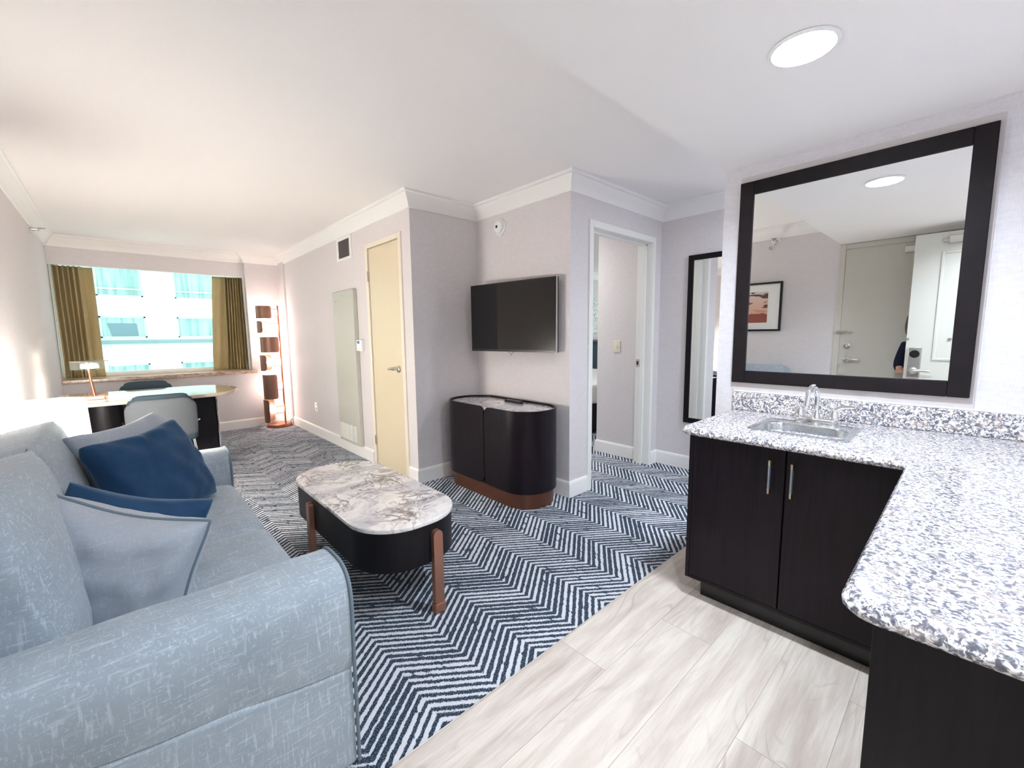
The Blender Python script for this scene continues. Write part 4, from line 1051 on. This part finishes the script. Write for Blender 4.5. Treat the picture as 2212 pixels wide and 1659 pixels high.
tube(bm, [(1.77, 6.78, .02), (1.785, 6.75, .06), (1.79, 6.70, .09), (1.795, 6.66, .07), (1.79, 6.64, .02), (1.79, 6.6, .006)], .0035, 6)
finish('cord', bm, plain('cord_grey', srgb(140, 136, 138), .5), fl)

# ------------------------------------------------------------------ desk, desk lamp, chairs
dk = thing('desk', 'desk with pale rounded top and dark pedestals below the window', 'desk', (.2, 5.35, 0))
MTOP = plain('desk_top_stone', srgb(206, 186, 172), .05, 0, .7, .04, 12)
DY0, DY1, DZ = 4.86, 5.84, .757
pts = [(XL+.03, DY0), (.56, DY0)] + [(.56+.34*math.sin(a), (DY0+DY1)/2-(DY1-DY0)/2*math.cos(a)) for a in [PI*k/20 for k in range(1, 20)]] + [(.56, DY1), (XL+.03, DY1)]
bm = NB(); softslab(bm, pts, DZ-.032, DZ, .006); finish('desktop', bm, MTOP, dk)
for x0, x1 in ((-.27, -.0), (.44, .665)):
    bm = NB(); softslab(bm, stadium((x0+x1)/2, 5.33, (x1-x0)/2, .34, (x1-x0)/2*.95 if x0 < 0 else .02, 8), .0, DZ-.033, .003); finish('pedestal', bm, MDARK2, dk)
bm = NB(); rbox(bm, (.664, 4.985, 0), (.676, 5.02, DZ-.033), .002); finish('edge_trim', bm, MCHROME, dk)
dl = thing('desk_lamp', 'slim copper desk lamp with a clear ring head on the desk', 'lamp', (-.19, 5.2, DZ))
DLX, DLY = -.19, 5.2
bm = NB(); rbox(bm, (DLX-.075, DLY-.06, DZ), (DLX+.075, DLY+.06, DZ+.028), .004); finish('base', bm, MCOPDK, dl)
bm = NB(); tube(bm, [(DLX+.01, DLY, DZ+.025), (DLX-.012, DLY, 1.03)], [.014, .006], 12); finish('stem', bm, MCOPPER, dl)
bm = NB(); lathe(bm, [(.122, 1.02), (.122, 1.09), (.114, 1.09), (.114, 1.02), (.122, 1.02)], (DLX, DLY, 0), 40, False); finish('ring_shade', bm, MACRY, dl)
bm = NB(); lathe(bm, [(.122, 1.088), (.124, 1.094), (.02, 1.096), (.001, 1.096)], (DLX, DLY, 0), 32, False); finish('lid', bm, MSTEEL, dl)
bm = NB(); lathe(bm, [(.001, 1.028), (.055, 1.03), (.058, 1.04), (.05, 1.05), (.001, 1.052)], (DLX, DLY, 0), 28, False); finish('light_disc', bm, emit('desk_lamp_disc', (1, .97, .88, 1), E_DESK), dl)

def make_chair(label, loc, rz):
    t = thing('desk_chair', label, 'chair', loc, rz, 'upholstered chairs at the desk')
    def back(bm, w, h, th, y, z, tilt=.10):
        tmp = NB(); cushion(tmp, (-w/2, -th/2, 0), (w/2, th/2, h), min(th*.48, .03), .006, 12)
        for v in tmp.verts:
            # rounded upper corners, back wraps slightly forward
            x, yy, zz = v.co; rr = .09; dx = abs(x)-(w/2-rr); dz = zz-(h-rr)
            if dx > 0 and dz > 0:
                d = math.hypot(dx, dz)
                if d > 1e-6:
                    m = max(dx, dz)/d
                    x = math.copysign(w/2-rr+dx*m, x); zz = h-rr+dz*m
            yy += .05*(2*x/w)**2
            v.co = Vector((x, y+yy-tilt*zz, z+zz))
        me = bpy.data.meshes.new('t'); tmp.to_mesh(me); tmp.free(); bm.from_mesh(me); bpy.data.meshes.remove(me)
    bm = NB(); back(bm, .47, .34, .045, -.235, .43); finish('outer_back', bm, MCHG, t, 60, True)
    bm = NB(); back(bm, .44, .375, .05, -.19, .43); finish('inner_back', bm, MCHD, t, 60, True)
    bm = NB(); cushion(bm, (-.23, -.22, .38), (.23, .24, .47), .04, .012); finish('seat', bm, MCHD, t, 60, True)
    for sx, sy in ((-1, -1), (1, -1), (1, 1), (-1, 1)):
        bm = NB(); tube(bm, [(sx*.20, sy*.18, .39), (sx*.235, sy*.235, 0)], .011, 10); finish('leg', bm, MCHROME, t, 40, True)
    for s in (-1, 1):
        bm = NB(); tube(bm, [(s*.20, .20, .40), (s*.25, .17, .44), (s*.262, .10, .56), (s*.262, -.20, .565), (s*.235, -.27, .565)], .008, 10); finish('arm_rail', bm, MCHROME, t, 40, True)
    return t
ch = make_chair('grey upholstered chair with its back to the sofa, tucked under the desk', (.235, 4.93, 0), 0)
ch2 = copy_tree(ch); ch2.location = (.20, 6.02, 0); ch2.rotation_euler = (0, 0, PI); ch2['label'] = 'chair on the window side of the desk, only its curved back top showing'
ch.location.y = 4.86

# ------------------------------------------------------------------ the person in the mirror
def skinned(name, verts, edges, mat, parent=None, sub=2, root=0):
    me = bpy.data.meshes.new(name); me.from_pydata([v[0] for v in verts], edges, [])
    o = bpy.data.objects.new(name, me); COL.objects.link(o)
    m = o.modifiers.new('skin', 'SKIN'); m.use_smooth_shade = True
    if not me.skin_vertices: me.skin_vertices.new()
    for i, v in enumerate(verts):
        r = v[1]; me.skin_vertices[0].data[i].radius = r if isinstance(r, tuple) else (r, r)
        me.skin_vertices[0].data[i].use_root = (i == root)
    ss = o.modifiers.new('subd', 'SUBSURF'); ss.levels = sub; ss.render_levels = sub
    me.materials.append(mat)
    if parent: o.parent = parent
    return o
PXO, PYO = -.33, .29
def pv(x, y, z, r): return ((PXO+x, PYO+y, z), r)
MSKIN = plain('skin', srgb(196, 150, 126), .5, 0, .4, .03, 20)
V_ = [pv(0, 0, .74, (.10, .085)), pv(0, 0, .86, (.098, .08)), pv(.005, 0, 1.0, (.105, .085)), pv(.01, 0, 1.11, (.11, .085)), pv(.005, 0, 1.19, .045), pv(.012, .02, 1.235, .042), pv(.022, .045, 1.29, (.075, .068)), pv(.022, .052, 1.36, (.082, .075)), pv(.012, .058, 1.42, (.06, .058)),
      pv(0, .075, .68, .075), pv(.012, .08, .42, .052), pv(-.01, .085, .2, .046), pv(-.02, .088, .06, .034), pv(.09, .10, .028, .026),
      pv(0, -.075, .68, .075), pv(.012, -.08, .42, .052), pv(-.01, -.085, .2, .046), pv(-.02, -.088, .06, .034), pv(.09, -.10, .028, .026),
      pv(.0, .135, 1.135, .042), pv(-.012, .168, .96, .036), pv(.07, .158, .93, .026), pv(.105, .152, .925, (.024, .016)),
      pv(.0, -.135, 1.135, .042), pv(-.012, -.165, .95, .036), pv(.01, -.17, .79, .026), pv(.014, -.17, .745, (.016, .024))]
E_ = [(0, 1), (1, 2), (2, 3), (3, 4), (4, 5), (5, 6), (6, 7), (7, 8), (0, 9), (9, 10), (10, 11), (11, 12), (12, 13), (0, 14), (14, 15), (15, 16), (16, 17), (17, 18), (3, 19), (19, 20), (20, 21), (21, 22), (3, 23), (23, 24), (24, 25), (25, 26)]
def fingers(base, d, side, n0):
    """five fingers: d along the hand, side across it"""
    d = Vector(d); side = Vector(side); b = Vector(V_[base][0])
    for k, (off, ln) in enumerate(((-.017, .052), (-.006, .060), (.006, .056), (.017, .044))):
        p1 = b+d*.03+side*off; p2 = p1+d*ln*.55+Vector((0, 0, -.006)); p3 = p2+d*ln*.4+Vector((-.006 if abs(d.z) > .5 else 0, 0, -.014 if abs(d.z) < .5 else 0))
        i = len(V_); V_.extend([(tuple(p1), .0085), (tuple(p2), .0078), (tuple(p3), .0062)]); E_.extend([(base, i), (i, i+1), (i+1, i+2)])
    t1 = b+side*-.024+d*-.004; t2 = t1+side*-.016+d*.026
    i = len(V_); V_.extend([(tuple(t1), .010), (tuple(t2), .008)]); E_.extend([(base, i), (i, i+1)])
fingers(22, (.97, -.1, -.1), (0, 1, 0), 0); fingers(26, (.05, 0, -1), (-1, 0, 0), 0)
person = skinned('person', V_, E_, MSKIN)
tag(person, 'person in navy top and grey trousers half hidden by the open entry door', 'person')
def part_skin(name, idx, grow, mat, extra=None):
    m = {j: k for k, j in enumerate(idx)}
    vv = []
    for j in idx:
        r = V_[j][1]; g = (extra or {}).get(j, grow)
        vv.append((V_[j][0], tuple(q+g for q in r) if isinstance(r, tuple) else (r+g, r+g)))
    ee = [(m[a], m[b]) for a, b in E_ if a in m and b in m]
    return skinned(name, vv, ee, mat, person)
part_skin('top', [0, 1, 2, 3, 4, 19, 20, 21, 23, 24, 25], .012, plain('navy_jersey', srgb(24, 28, 46), .85, 0, .2, .1, 60))
part_skin('trousers', [0, 9, 10, 11, 12, 14, 15, 16, 17], .012, plain('trouser_grey', srgb(128, 128, 136), .85, 0, .2, .08, 60))
for sy in (.09, -.09):
    bm = NB(); cushion(bm, (PXO-.06, PYO+sy-.042, .002), (PXO+.15, PYO+sy+.042, .075), .03, .006, 8)
    o = finish('shoe', bm, MBLACK, None, 60); o.parent = person
hx, hy = PXO+.022, PYO+.052
MHAIR = plain('dark_hair', srgb(44, 30, 24), .45, 0, .5, .2, 90)
bm = NB(); sphere(bm, (0, 0, 0), 1, 28, 18)
for v in bm.verts:
    p = v.co.copy(); front = max(0, p.x-.25)
    v.co = Vector((hx-.012+p.x*.094*(1-.75*front*(1 if p.z < .55 else .25)), hy+p.y*(.092+.035*max(0, -p.z)), 1.375+p.z*(.095 if p.z > 0 else .20)))
o = finish('hair', bm, MHAIR, None, 180); o.parent = person
fx = hx+.078
for sy in (-.03, .03):
    bm = NB(); sphere(bm, (fx-.004, hy+sy, 1.355), .011, 12, 8); o = finish('eye', bm, MPLAST, None, 60); o.parent = person
    bm = NB(); sphere(bm, (fx+.005, hy+sy, 1.355), .0045, 10, 6); q = finish('iris', bm, MBLACK, o, 60)
bm = NB(); tube(bm, [(fx-.006, hy, 1.36), (fx+.008, hy, 1.335), (fx+.016, hy, 1.322), (fx, hy, 1.314)], [.006, .008, .011, .006], 10); o = finish('nose', bm, MSKIN, None, 60); o.parent = person
bm = NB(); tube(bm, [(fx-.012, hy-.022, 1.292), (fx, hy, 1.290), (fx-.012, hy+.022, 1.292)], [.003, .006, .003], 8); o = finish('mouth', bm, plain('lips', srgb(168, 100, 92), .5), None, 60); o.parent = person
for sy in (-1, 1):
    bm = NB(); tube(bm, [(hx+.0, hy+sy*.078, 1.31), (hx-.006, hy+sy*.084, 1.335), (hx, hy+sy*.084, 1.36), (hx+.01, hy+sy*.078, 1.352)], [.006, .009, .01, .005], 8); o = finish('ear', bm, MSKIN, None, 60); o.parent = person
